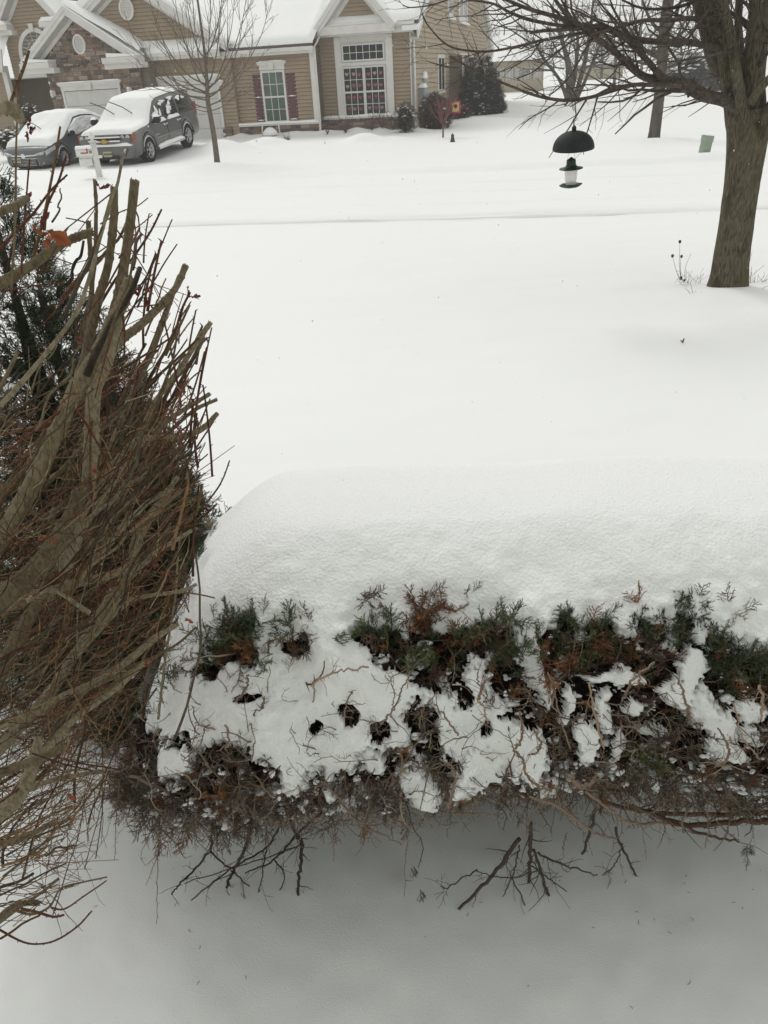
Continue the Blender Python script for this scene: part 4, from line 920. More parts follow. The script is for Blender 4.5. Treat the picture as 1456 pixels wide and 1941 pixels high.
# little spurs and stubs on the limbs
for P, R in LP:
    for i in range(3, len(P)-1, 3):
        if rng.random() < .6:
            d = perp((P[i+1]-P[i])/np.linalg.norm(P[i+1]-P[i])); tw.tube([P[i], P[i]+d*R[i]*1.3+0, P[i]+d*(R[i]*1.3+.02)], [R[i]*.35, R[i]*.3, R[i]*.2], 4)
kid(bm, 'branches', 'bark_dark', near)
for k, (P, R) in enumerate(LP):
    big = k in (0, 1, 2, 3, 4, 5, 7)
    twigs(tw, P, R, 6.6 if big else 7.0, .25, .85, .85, (-.2, -.1, .15), 1, wig=.19, rmin=.0017, t0=.12, side_dir=(-.35, 0, .05))
for k in (2, 4, 0, 5):
    P, R = LP[k]; twigs(tw, P, R, 1.6, .25, .8, .9, (-.45, 0, -.15), 1, wig=.14, rmin=.0024, side_dir=(-.4, 0, -.5))
for k, (P, R) in enumerate(SP[:6]):
    twigs(tw, P[8:], R[8:], 8.0, .4, 1.3, .9, (-.2, 0, .2), 1, wig=.14, rmin=.0018, t0=.0, side_dir=(-.3, 0, 0), ratio=.2)
kid(tw, 'twigs', 'bark_dark', near)
# ---------------- other trees
def tree(name, label, px, py, Y, trunk, limbs_, matn, tw_args, group=None, base_z=-2.2, cat='tree', rmin=.006):
    b = at(px, py, Y); gz_ = gzs(b[0], b[1]); o = thing(name, label, cat, (b[0], b[1], gz_), group)
    m = MB()
    for t_ in trunk:
        P, R = pl(t_, Y); P[0, 2] = min(P[0, 2], gz_-.1) if t_ is trunk[0] else P[0, 2]; m.tube(P, R, 12)
    kid(m, 'trunk', matn, o); m = MB(); t2 = MB()
    for l_ in limbs_:
        P, R = pl(l_, Y); m.tube(P, R, 6); twigs(t2, P, R, rmin=rmin, **tw_args)
    for t_ in trunk:
        P, R = pl(t_, Y)
    kid(m, 'branches', matn, o); kid(t2, 'twigs', matn, o)
    return o
Ym = 26.75
L = []
def arc(x0, y0, x1, y1, w0, up=.5, Y=Ym, dY=0):
    # leaves sideways, then turns up
    xm, ym = x0+(x1-x0)*.62, y0+(y1-y0)*.34
    return [(x0, y0, w0, Y), (x0+(x1-x0)*.3, y0+(y1-y0)*.10, w0*.85, Y+dY*.3), (xm, ym, w0*.65, Y+dY*.6), (x0+(x1-x0)*.88, y0+(y1-y0)*.68, w0*.45, Y+dY*.9), (x1, y1, w0*.25, Y+dY)]
for a in [(393, 205, 330, 150, 2.6), (392, 190, 270, 90, 3.2), (390, 175, 300, 40, 3.4), (391, 165, 345, 20, 3.2), (390, 150, 365, -10, 3.5), (389, 140, 330, -20, 3),
          (393, 160, 420, 0, 3.6), (395, 185, 460, 40, 3.4), (396, 200, 480, 75, 3), (394, 170, 445, -5, 3), (397, 210, 450, 170, 2.2), (390, 130, 400, -20, 3.4),
          (388, 110, 350, -40, 3), (389, 105, 425, -50, 3), (396, 212, 355, 195, 2), (392, 185, 250, 140, 2.4), (391, 178, 235, 20, 3), (394, 180, 510, 10, 2.8), (390, 160, 280, -20, 3), (392, 168, 470, -30, 2.8)]:
    L.append(arc(*a, dY=rng.uniform(-1.2, 1.2)))
tree('young_maple', 'slender young bare tree with upswept branches in front of the garages', 411, 305, Ym,
     [[(412, 312, 13), (411, 300, 11), (406, 260, 10), (400, 225, 9.5), (394, 190, 8.5), (392, 150, 7), (388, 100, 5.5), (380, 40, 4.5), (372, -20, 3.6)]], L, 'bark_young',
     dict(dens=3.2, lmin=.4, lmax=1.5, ang=.5, bend=(0, 0, .55), lev=1, wig=.06, t0=.12), rmin=.0065)
Yb = 26.7
L = [arc(1252, 110, 1180, 10, 8, Y=Yb, dY=1), arc(1255, 90, 1320, 0, 8, Y=Yb, dY=-1), arc(1250, 125, 1130, 60, 6, Y=Yb, dY=.5), arc(1256, 60, 1210, -40, 8, Y=Yb), arc(1256, 70, 1300, -60, 8, Y=Yb), arc(1250, 130, 1330, 80, 5, Y=Yb, dY=-1), arc(1252, 100, 1090, 20, 6, Y=Yb, dY=2)]
tree('street_tree', 'grey trunked bare tree standing in the snow left of the utility box', 1240, 262, Yb,
     [[(1239, 270, 30), (1240, 258, 23), (1245, 220, 21), (1250, 180, 20), (1254, 130, 20), (1258, 80, 21), (1262, 40, 22), (1270, -20, 20)]], L, 'bark_far',
     dict(dens=1.8, lmin=.6, lmax=2.2, ang=.6, bend=(0, 0, .25), lev=2, wig=.08, t0=.2), rmin=.009)
Yf = 56.
stems3 = [[(1078, 192, 16), (1080, 150, 14), (1075, 110, 10), (1060, 60, 6), (1045, 10, 4)], [(1088, 192, 10), (1100, 150, 9), (1110, 110, 8), (1118, 60, 5), (1125, 0, 4)], [(1082, 190, 8), (1090, 140, 8), (1095, 90, 6), (1095, 30, 4)], [(1092, 190, 8), (1115, 140, 6), (1135, 90, 5), (1155, 40, 3)], [(1076, 190, 8), (1060, 150, 6), (1030, 110, 5), (1010, 70, 3)]]
tree('clump_tree', 'pale multi stemmed bare tree far across the snow beyond the bird feeder', 1082, 192, Yf, stems3, [[(q[0], q[1], q[2]*.8, Yf) for q in s_[1:]] for s_ in stems3]+[arc(1075, 110, 990, 70, 4, Y=Yf), arc(1100, 130, 1180, 60, 4, Y=Yf), arc(1070, 130, 1000, 100, 3, Y=Yf)], 'bark_far',
     dict(dens=2.4, lmin=.8, lmax=3.0, ang=.7, bend=(0, 0, .12), lev=2, wig=.09, t0=.05), rmin=.014)
for i, (x, y, Y, h, lab) in enumerate([(955, 146, 92, 80, 'hazy bare tree beside the distant houses, nearest the evergreen bush'), (1018, 150, 100, 70, 'hazy bare tree between the distant houses and the clump tree'), (1165, 150, 88, 100, 'hazy far bare tree between the feeder branch and the grey trunk'),
                                      (1215, 148, 110, 90, 'hazy far bare tree just left of the grey trunk'), (1290, 150, 78, 110, 'hazy far bare tree behind the rounded bushes'), (1335, 150, 95, 100, 'hazy far bare tree at the left edge of the big maple'), (1395, 160, 90, 110, 'hazy far bare tree seen through the fork of the big maple'), (1140, 145, 120, 70, 'faintest far bare tree right of the clump tree')]):
    tr = [[(x, y, 6, Y), (x+2, y-h*.4, 5, Y), (x, y-h*.8, 3, Y), (x+2, y-h*1.2, 2, Y)]]
    L = [arc(x+1, y-h*f, x+sx*h*.6, y-h*(f+.55), 2.6, Y=Y, dY=rng.uniform(-3, 3)) for f, sx in ((.25, -1), (.3, 1), (.45, -.8), (.5, .9), (.65, -.6), (.7, .6), (.35, .5), (.55, -.4))]
    tree('bare_tree', lab, x, y, Y, tr, L, 'bark_far', dict(dens=1.3, lmin=1.2, lmax=3.6, ang=.6, bend=(0, 0, .1), lev=2, wig=.08, t0=.05), 'bare trees on the far side of the snow field', rmin=.02)
# far tree belt closing the view
# ---------------- feeder and its baffle
fx0 = at(1088, 192, 7.95)
def fz(y): return at(1085, y, 7.95)
wm = MB(); hook = at(1087, 242, 7.95)
wm.tube([fx0+np.array([.01, 0, 0]), at(1092, 215, 7.95), at(1088, 232, 7.95), hook], .005, 5)
wm.tube([fx0+np.array([-.02, 0, .0]), at(1086, 205, 7.95), at(1087, 210, 7.95)], .0035, 5)
o = wm.build('hanging_wire', M['wire']); tag(o, 'thin wire hanging from the lowest branch down to the domed baffle', 'wire')
dome = at(1087, 282, 7.95); S = dome[1]*math.cos(PITCH)-dome[2]*math.sin(PITCH); px = S/F
baf = thing('feeder_baffle', 'black plastic dome hanging by a hook above the bird feeder', 'baffle', tuple(dome)); baf.rotation_euler = (math.radians(4), math.radians(-2.5), 0)
R0 = 39*px
th = np.linspace(0, PI/2, 14); prof = [(R0*math.cos(t)**.9, 33*px*math.sin(t)*.95) for t in th]
prof = [(R0*.985, -.0)]+[(R0, .0)]+prof[1:]+[]
pin = [(r*.97, z-.006) for r, z in prof[1:]][::-1]
m = MB(); m.lathe(prof+pin, 40); dm = m.build('dome', M['black_metal'], baf)
m = MB(); m.lathe([(0, .0), (4*px, 0), (4.4*px, 4*px), (4.2*px, 6*px), (2*px, 9*px), (0, 9.6*px)], 12, (0, 0, 31*px)); m.build('knob', M['black_metal'], baf)
m = MB(); a = np.linspace(-.5, 1.35*PI, 16)
m.tube([(0, 0, 40*px), (0, 0, 43*px), (-1.6*px, 0, 47*px)]+[(.3*px-3*px*math.cos(t+.5), 0, 49.5*px+3*px*math.sin(t+.2)) for t in np.linspace(0, 1.2*PI, 10)], .004, 5)
m.build('hook', M['wire'], baf)
fb = at(1082, 352, 7.95)
fd = thing('bird_feeder', 'lantern shaped bird feeder with dark green cap and tray and frosted tube', 'bird feeder', tuple(fb)); fd.rotation_euler = (math.radians(2), math.radians(-3), 0)
m = MB(); m.lathe([(0, 52*px), (1.5*px, 51*px), (9*px, 46*px), (8.6*px, 44*px), (9*px, 39*px), (10*px, 36*px), (14*px, 33.5*px), (22*px, 32*px), (22.5*px, 30.5*px), (21*px, 30*px), (11*px, 31*px), (0, 31.5*px)], 28); m.build('cap', M['green_plastic'], fd)
m = MB(); m.lathe([(12.5*px, 31*px), (12.2*px, 26*px), (10.8*px, 10*px), (10.2*px, 3*px)], 28); m.build('tube', M['tube_clear'], fd)
m = MB(); m.lathe([(0, 9*px), (3*px, 8*px), (3.4*px, 1*px)], 12, (-1*px, -5*px, 0)); m.build('seed_port', mat('seed', (.06, .055, .04), .9), fd)
m = MB(); th = np.linspace(0, 2*PI, 41)[:-1]; lob = 1+.06*np.cos(6*th)
G = np.array([[(r*math.cos(t)*l, r*math.sin(t)*l, z) for t, l in zip(th, lob)] for r, z in ((6*px, 1.5*px), (13*px, 0), (19*px, 1.2*px), (21*px, 2.6*px), (21.3*px, 2.2*px), (19*px, -.2*px), (13*px, -2.6*px), (7*px, -3*px), (0.1*px, -3*px))])
m.grid(G, closed=True)
for k in range(6): m.tube([(9*px*math.cos(k*PI/3), 9*px*math.sin(k*PI/3), 1.2*px), (20*px*math.cos(k*PI/3), 20*px*math.sin(k*PI/3), 1.6*px)], .5*px, 4)
m.build('tray', M['green_plastic'], fd)
m = MB()
for s in (-1, 1): m.tube([(s*8*px, 0, 45*px), (s*3*px, 0, 66*px), (1*px, 0, 78*px)], .0012, 4)
m.build('bail', M['wire'], fd)
# ---------------- dry weeds at the foot of the maple
M['weed'] = mat('dry_weed', (.21, .175, .15), .85, .1)
def weed(label, stems_, Y, heads=(), loose=0, cx=0, cy=0, sp=20):
    b = at(stems_[0][0][0], stems_[0][0][1], Y); o = thing('dry_weed', label, 'dry plant', (b[0], b[1], gzs(b[0], b[1])), 'dry weeds round the big maple')
    m = MB()
    for s_ in stems_:
        P = spline(np.array([at(x, y, Y+rng.uniform(-.05, .05)) for x, y in s_]), 8); m.tube(P, np.linspace(.0028, .0016, 8), 4)
    for k in range(loose):
        x, y = cx+rng.normal()*sp*.5, cy+abs(rng.normal())*2; a = rng.uniform(-.9, .9); l = rng.uniform(8, 38)
        P = spline(np.array([at(x+l*f*math.sin(a)+rng.normal()*1.5, y-l*f*math.cos(a)*(1-.4*f*abs(a)), Y) for f in (0, .35, .7, 1)]), 7); m.tube(P, .0016, 3)
    kid(m, 'stems', 'weed', o); 
    if heads:
        m = MB()
        for x, y, r in heads: m.lathe([(0, -.014*r), (.010*r, -.008*r), (.012*r, .003*r), (.006*r, .012*r), (0, .013*r)], 8, at(x, y, Y))
        kid(m, 'seed_heads', 'bark_dark', o)
weed('tall dry coneflower stalks with dark seed heads left of the big trunk', [[(1291, 532), (1288, 500), (1289, 458)], [(1288, 530), (1280, 505), (1275, 486)], [(1291, 532), (1290, 505), (1291, 487)], [(1298, 524), (1300, 505), (1310, 481)]], 8.7, [(1289, 458, 1.4), (1275, 485, 1.4), (1292, 486, 1.3), (1291, 527, 1.5), (1298, 531, 1)], 26, 1308, 535, 24)
weed('low clump of broken dry stalks in front of the big trunk, lower left', [[(1315, 562), (1311, 545), (1309, 536)], [(1318, 568), (1325, 565), (1330, 552)], [(1312, 560), (1305, 552), (1298, 545)]], 8.2, [(1312, 560, 1.1), (1328, 568, .8)], 5, 1316, 566, 14)
weed('fine curling dry stalks right of the big trunk', [[(1412, 532), (1430, 519), (1449, 502)], [(1412, 523), (1420, 500), (1426, 477)], [(1421, 545), (1423, 525), (1425, 505)]], 8.6, [(1412, 524, 1), (1434, 540, 1.3)], 26, 1436, 538, 18)
weed('bent dry stalk on the snow in front of the big trunk, right', [[(1418, 565), (1428, 557), (1445, 561)], [(1440, 551), (1450, 544), (1456, 543)]], 8.2, [(1419, 565, 1.2), (1445, 562, 1)], 0)
mm = MB(); p = atz(1294, 649, -2.18); mm.tube([p, p+[.004, 0, .02], p+[.012, 0, .035]], [.008, .007, .003], 6); mm.tube([p, p+[-.02, 0, .02]], .004, 4); o = mm.build('dry_stub', M['bark_dark']); tag(o, 'lone dark plant stub poking through the open snow below the maple', 'plant stub')
# ================================================================ foliage templates
def spray_template(seed, nn=12, side=8, needle=.11, wid=.018, droop=.1):
    r = np.random.default_rng(seed); V, T = [], []
    def ax(p0, d, L, n, w):
        P = [p0]; st = L/n
        for i in range(n):
            d = d+r.normal(size=3)*.12+np.array([0, 0, -droop*st]); d = d/np.linalg.norm(d); P.append(P[-1]+d*st)
        return P
    def tri(a, b, c): k = len(V); V.extend([a, b, c]); T.append((k, k+1, k+2))
    def seg(a, b, w):
        d = b-a; q = np.cross(d, r.normal(size=3)); q /= np.linalg.norm(q)+1e-9; q2 = np.cross(d, q); q2 /= np.linalg.norm(q2)+1e-9
        for u in (q, q2):
            k = len(V); V.extend([a-u*w, a+u*w, b+u*w*.7, b-u*w*.7]); T.append((k, k+1, k+2)); T.append((k, k+2, k+3))
    def needles(P, k0, n, L):
        for i in range(n):
            f = (k0+(1-k0)*(i+r.random())/n)*(len(P)-1); j = min(int(f), len(P)-2); p = P[j]+(P[j+1]-P[j])*(f-j); d = P[j+1]-P[j]; d = d/np.linalg.norm(d)
            q = np.cross(d, r.normal(size=3)); q /= np.linalg.norm(q)+1e-9; nd = d*.75+q*.75; nd /= np.linalg.norm(nd); w = np.cross(nd, q); w /= np.linalg.norm(w)+1e-9
            tri(p-w*wid, p+w*wid, p+nd*L*r.uniform(.7, 1.2))
    main = ax(np.zeros(3), np.array([1., 0, 0]), 1., 6, .015)
    for a, b in zip(main[:-1], main[1:]): seg(a, b, .012)
    needles(main, .15, nn, needle)
    for i in range(side):
        f = .12+.8*i/side+r.uniform(-.03, .03); k = f*6; j = min(int(k), 5); p = main[j]+(main[j+1]-main[j])*(k-j); s = 1 if i % 2 else -1
        a = r.uniform(-.7, .7); d = np.array([.75, s*.65*math.cos(a), .65*math.sin(a)]); d /= np.linalg.norm(d)
        Q = ax(p, d, (.62-.42*f)*r.uniform(.8, 1.2), 3, .01)
        for a_, b_ in zip(Q[:-1], Q[1:]): seg(a_, b_, .008)
        needles(Q, .1, int(nn*.75), needle*.95)
    return np.array(V), np.array(T)
def frames(D):
    """rotation matrices that send +x to the directions D"""
    n = len(D); X = D/np.linalg.norm(D, axis=1)[:, None]; R_ = rng.normal(size=(n, 3)); Y = np.cross(X, R_); Y /= np.linalg.norm(Y, axis=1)[:, None]; Z = np.cross(X, Y)
    return np.stack([X, Y, Z], -1)
def scatter(m, tpls, P, D, S, C, jitter=.18):
    n = len(P); which = rng.integers(0, len(tpls), n); Rm_ = frames(D)
    for t, (V, T) in enumerate(tpls):
        ix = np.where(which == t)[0]
        if not len(ix): continue
        W = np.einsum('nij,vj->nvi', Rm_[ix], V)*S[ix][:, None, None]+P[ix][:, None]
        F_ = T[None]+(np.arange(len(ix))*len(V))[:, None, None]
        col = np.repeat(C[ix]*(1+rng.normal(size=(len(ix), 1))*jitter), len(V), 0)
        m.add(W.reshape(-1, 3), F_.reshape(-1, 3), np.clip(col, .004, 1))
TP_J = [spray_template(s, 13, 9, .15, .017) for s in range(6)]
TP_A = [spray_template(20+s, 20, 12, .085, .013, .3) for s in range(4)]
TP_D = [spray_template(40+s, 6, 6, .10, .008) for s in range(4)]     # half bare
GREEN = np.array([(.075, .095, .038), (.05, .072, .034), (.10, .115, .048)]); RUST = np.array([(.20, .085, .035), (.14, .06, .03), (.26, .12, .05)])
BROWN = np.array([(.12, .072, .045), (.075, .05, .034), (.16, .105, .068)]); GREY = np.array([(.20, .155, .115), (.145, .115, .088), (.26, .205, .15)])
def pick(pal, n): return pal[rng.integers(0, len(pal), n)]
def project(P):
    c, s = math.cos(PITCH), math.sin(PITCH); dz = P[..., 1]*c-P[..., 2]*s; uy = P[..., 1]*s+P[..., 2]*c; a2, b2 = P[..., 0]/dz, uy/dz
    cr, sr = math.cos(ROLL), math.sin(ROLL); return CX+F*(a2*cr-b2*sr), CY-F*(a2*sr+b2*cr)
# ================================================================ the snow loaded hedge under the window
PROF = spline(np.array([(2.34, -2.25), (2.33, -1.8), (2.30, -1.40), (2.25, -1.15), (2.15, -1.055), (1.98, -1.035), (1.83, -1.035), (1.745, -1.05), (1.65, -1.10), (1.56, -1.17), (1.48, -1.245), (1.41, -1.33), (1.36, -1.43), (1.325, -1.52), (1.33, -1.60), (1.40, -1.67), (1.6, -1.70)]), 420)
seg_ = np.linalg.norm(np.diff(PROF, axis=0), axis=1); CUM = np.concatenate([[0], np.cumsum(seg_)]); CUM /= CUM[-1]
def prof(t): return np.interp(t, CUM, PROF[:, 0]), np.interp(t, CUM, PROF[:, 1])
def hsurf(X, t, inset=0.):
    Y, Z = prof(t); e = 1e-3; Y1, Z1 = prof(np.minimum(t+e, 1)); Y0, Z0 = prof(np.maximum(t-e, 0))
    dy, dz = Y1-Y0, Z1-Z0; l = np.sqrt(dy*dy+dz*dz)+1e-9; ny, nz = dz/l, -dy/l       # outward normal in the profile plane
    q = np.clip((-.28-X)/.55, 0, None); q2 = np.clip(-.27-X, 0, None); drop = 1.55*q2**1.7
    e_ = np.clip((-.40-X)/.44, 0, .999); sh = (1-e_**2.4)**(1/2.4)
    Y = 1.84+(Y-1.84)*sh; Z = -1.52+(Z+1.52)*np.minimum(1, sh*1.02)
    up = smoothstep(-1.75, -1.2, Z)
    top = smoothstep(1.45, 2.2, Y)
    Z = Z-drop*up;     Y = Y-.05*X+.03*np.sin(X*3.1)*(1-top)
    Z = Z+.012*np.sin(X*2.3+1)
    nx = -np.minimum(q, 1)*.6
    N_ = np.stack([nx+0*ny, ny, nz], -1); N_ /= np.linalg.norm(N_, axis=-1)[..., None]
    return np.stack([X, Y, Z], -1)-N_*inset, N_
YB = [(150, 1400), (240, 1400), (300, 1440), (400, 1430), (470, 1440), (540, 1480), (600, 1455), (700, 1430), (760, 1445), (850, 1450), (950, 1455), (1030, 1400), (1065, 1230), (1150, 1212), (1250, 1232), (1330, 1232), (1380, 1240), (1480, 1250)]
SNOWE = [(540, 1450, 42, 62), (500, 1420, 40, 40), (640, 1425, 55, 45), (700, 1455, 36, 34), (780, 1490, 26, 50), (805, 1535, 34, 50), (850, 1565, 58, 34), (905, 1560, 30, 22), (885, 1500, 30, 22), (960, 1400, 85, 90), (910, 1460, 50, 40), (1010, 1430, 42, 60), (1075, 1330, 16, 42), (1165, 1285, 70, 15), (1112, 1405, 26, 58), (1150, 1350, 18, 44), (1310, 1265, 34, 58), (1285, 1310, 36, 30), (1335, 1345, 40, 50), (1375, 1395, 40, 60), (1430, 1350, 36, 30), (1435, 1405, 24, 26), (1235, 1392, 40, 18), (1175, 1415, 16, 36), (1045, 1515, 20, 28), (1240, 1490, 12, 24), (330, 1440, 30, 34), (290, 1380, 30, 40), (1200, 1330, 20, 20), (620, 1510, 18, 26), (655, 1545, 16, 22), (1400, 1450, 20, 16)]
DARKE = [(445, 1212, 36, 40), (410, 1240, 30, 24), (470, 1245, 26, 24), (552, 1214, 26, 15), (697, 1212, 28, 18), (742, 1210, 24, 20), (720, 1232, 14, 20), (795, 1190, 18, 36), (785, 1245, 52, 30), (840, 1265, 50, 46), (825, 1215, 36, 26), (890, 1222, 40, 30), (920, 1195, 24, 16), (958, 1222, 26, 26), (955, 1285, 36, 34), (985, 1325, 34, 30), (1008, 1362, 30, 20), (875, 1325, 15, 20), (965, 1372, 12, 9), (928, 1392, 10, 12), (668, 1352, 14, 12), (803, 1395, 28, 55), (465, 1330, 14, 7), (300, 1405, 14, 20), (345, 1400, 12, 14), (250, 1360, 20, 30), (1055, 1240, 26, 46), (1080, 1190, 14, 20), (1140, 1195, 24, 14), (1230, 1205, 20, 18), (1290, 1200, 14, 26), (590, 1385, 10, 14), (720, 1395, 12, 16), (385, 1270, 16, 10)]
def snowfield(P):
    """>0 where snow clings to the face of the hedge, <0 in the gaps"""
    x, y = project(P); w1 = fbm(P, 16, 4)*30; w2 = fbm(P+9.1, 16, 4)*28; x = x+w1; y = y+w2
    f = (np.interp(x, [a for a, _ in YB], [b for _, b in YB])-y)/60.
    f = np.clip(f, -1, 1)
    for cx, cy, rx, ry in SNOWE:
        f = np.maximum(f, 1.15*(1-np.sqrt(((x-cx)/rx)**2+((y-cy)/ry)**2)))
    for cx, cy, rx, ry in DARKE:
        f = np.minimum(f, -1.3*(1-np.sqrt(((x-cx)/rx)**2+((y-cy)/ry)**2)))
    return f+.32*fbm(P, 30, 4)+.24*vnoise(P, 140)-.02, x, y
hroot = thing('snowy_hedge', 'wide juniper hedge bowed under a thick snow cap below the window, its front half bare', 'hedge', (.3, 1.8, -2.2))
def hk(m, name, mt, **k):
    ob = m.build(name, M[mt], hroot, **k); ob.matrix_parent_inverse = Matrix.Translation(-Vector(hroot.location)); return ob
nxg, ntg = 820, 560
Xg = np.linspace(-.838, 1.75, nxg); tg = np.concatenate([np.linspace(0, .30, 50), np.linspace(.30, 1, ntg-50)[1:]]); ntg = len(tg)
XX, TT = np.meshgrid(Xg, tg, indexing='ij'); P0, N0 = hsurf(XX, TT)
sf, px_, py_ = snowfield(P0)
facew = smoothstep(1.66, 1.42, P0[..., 1])
rough = smoothstep(1.90, 1.66, P0[..., 1]+.05*P0[..., 0])
disp = .012*fbm(P0, 2.3, 2)+rough*(.013*fbm(P0*np.array([1, 1, 1.0]), 7, 3)+.003*fbm(P0, 30, 2))+facew*(.042*fbm(P0, 8, 3)+.014*fbm(P0, 28, 3))
edge = np.sqrt(np.clip(sf/.34, 0, 1))
disp = disp-(1-edge)*.05+.035*fbm(P0, 5, 3)*smoothstep(-.40, -.62, P0[..., 0])
PS = P0+N0*disp[..., None]
keep = sf > -.0
kq = keep[:-1, :-1] & keep[1:, :-1] & keep[1:, 1:] & keep[:-1, 1:]
kq &= (P0[:-1, :-1, 2] > -1.66)|(TT[:-1, :-1] < .4)
hk(MB().grid(PS, mask=kq), 'snow_cap', 'snow_hedge')
# dark shell for the dense interior, added to block light in the gaps
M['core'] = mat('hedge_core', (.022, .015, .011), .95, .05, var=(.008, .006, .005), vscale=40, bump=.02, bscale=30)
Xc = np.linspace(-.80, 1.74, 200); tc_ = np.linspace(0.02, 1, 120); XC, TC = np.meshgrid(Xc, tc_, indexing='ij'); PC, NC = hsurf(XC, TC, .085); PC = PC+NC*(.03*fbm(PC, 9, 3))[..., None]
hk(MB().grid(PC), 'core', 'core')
# foliage sprays
def sample(n, t0=.45, t1=.99, xlo=-.82, xhi=1.4):
    X = rng.uniform(xlo, xhi, n); t = rng.uniform(t0, t1, n); P, N_ = hsurf(X, t); f, x, y = snowfield(P); return P, N_, f, x, y, t
fm = MB()
P, N_, f, x, y, t = sample(26000, .45, .955)
zone = (f < .03)
upper = smoothstep(1300, 1215, y)
dens = zone*(.12+.28*upper)
k = rng.random(len(P)) < dens; P, N_, x, y, up = P[k], N_[k], x[k], y[k], upper[k]
n = len(P); depth = rng.uniform(-.085, .0, n); D = N_*rng.uniform(.3, 1, (n, 1))+rng.normal(size=(n, 3))*.55; D[:, 2] += .15
u = rng.random(n); green = u < (.06+.26*up+.35*((x > 1330) & (y < 1330))); rust = (~green) & (u > .66)
C = np.where(green[:, None], pick(GREEN, n), np.where(rust[:, None], pick(RUST, n)*.8, np.where((y > 1330)[:, None], pick(GREY, n)*.75, pick(BROWN, n))))
scatter(fm, TP_J, P+N_*depth[:, None], D, rng.uniform(.035, .085, n), C)
hk(fm, 'foliage', 'needle')
# green and rusty sprigs standing out of the snow, placed along the broken edge
sp_ = MB()
def sprigs(cx, cy, rx, ry, n, pal, s0=.035, s1=.07, lift=.0):
    n = int(n*.8)+1
    X = []; d0 = None
    for _ in range(n):
        a, r = rng.uniform(0, 2*PI), math.sqrt(rng.random()); X.append((cx+rx*r*math.cos(a), cy+ry*r*math.sin(a)))
    Pp, Nn = px2h(np.array(X)); D = Nn*.6+rng.normal(size=(n, 3))*.6; D[:, 2] += .35
    scatter(sp_, TP_J, Pp+Nn*(-.004+lift), D, rng.uniform(s0, s1, n), pick(pal, n))
# lookup from picture position to hedge surface (nearest sample of the visible face)
SX, ST = np.meshgrid(np.linspace(-.82, 1.5, 900), np.linspace(.22, .99, 500), indexing='ij'); SPp, SNn = hsurf(SX, ST); sx_, sy_ = project(SPp)
bins = {}
gx, gy = (sx_/12).astype(int).ravel(), (sy_/12).astype(int).ravel(); Df = np.linalg.norm(SPp, axis=-1).ravel()
order = np.argsort(-Df)
for i in order: bins[(gx[i], gy[i])] = i
SPf, SNf = SPp.reshape(-1, 3), SNn.reshape(-1, 3); sxf, syf = sx_.ravel(), sy_.ravel()
def px2h(xy):
    P, N_ = [], []
    for x, y in xy:
        i = bins.get((int(x/12), int(y/12)))
        if i is None: i = int(np.argmin((sxf[::37]-x)**2+(syf[::37]-y)**2))*37
        d = ray(x, y); p = SPf[i]; nn = SNf[i]; tt = p.dot(nn)/d.dot(nn) if abs(d.dot(nn)) > .12 else np.linalg.norm(p)/np.linalg.norm(d)
        q = d*tt
        if np.linalg.norm(q-p) > .05: q = p
        P.append(q); N_.append(nn)
    return np.array(P), np.array(N_)
for a in [(430, 1185, 40, 14, 16, GREEN), (410, 1225, 40, 24, 20, GREEN), (490, 1190, 18, 34, 18, GREEN), (470, 1240, 26, 20, 12, RUST*.8), (550, 1190, 26, 8, 10, GREEN), (500, 1260, 20, 16, 8, GREEN),
          (700, 1145, 26, 12, 7, BROWN), (715, 1190, 34, 16, 14, GREEN*.9), (790, 1140, 22, 12, 6, BROWN), (810, 1165, 26, 20, 14, RUST*.7), (860, 1160, 36, 12, 9, RUST*.8), (895, 1128, 12, 5, 2, GREEN*.8), (955, 1175, 34, 16, 16, GREEN),
          (900, 1200, 30, 14, 12, GREEN), (800, 1260, 36, 14, 14, GREEN), (950, 1240, 34, 20, 16, GREEN), (1010, 1230, 22, 22, 10, GREEN), (1045, 1270, 14, 34, 14, RUST*1.3), (1080, 1178, 22, 12, 14, GREEN), (1140, 1185, 26, 14, 12, GREEN*.9),
          (1225, 1195, 26, 14, 14, GREEN*.8), (1265, 1180, 22, 8, 8, GREEN*.7), (1310, 1150, 26, 18, 18, GREEN*.8), (1290, 1205, 16, 30, 18, GREEN*.8), (1370, 1225, 34, 20, 26, GREEN*.8), (1395, 1270, 46, 26, 40, GREEN*.75), (1440, 1255, 20, 20, 16, GREEN*.9), (1385, 1155, 20, 8, 3, GREY),
          (1225, 1440, 26, 12, 14, np.array([(.10, .12, .03), (.08, .10, .03)])), (1410, 1590, 30, 12, 12, np.array([(.07, .09, .03), (.12, .10, .04)])), (1200, 1150, 30, 8, 2, RUST), (640, 1225, 14, 6, 3, GREEN), (590, 1180, 14, 6, 4, GREY), (350, 1240, 40, 26, 12, GREY), (310, 1280, 30, 40, 12, GREEN*.9), (290, 1350, 30, 30, 12, GREEN*.9), (385, 1000, 12, 14, 6, GREY), (365, 1060, 16, 26, 14, GREEN*.8), (345, 1120, 20, 26, 14, GREY), (320, 1180, 24, 24, 14, GREEN*.8), (550, 1275, 6, 4, 1, BROWN), (420, 1510, 12, 14, 6, RUST)]: sprigs(*a)
hk(sp_, 'sprigs', 'needle')
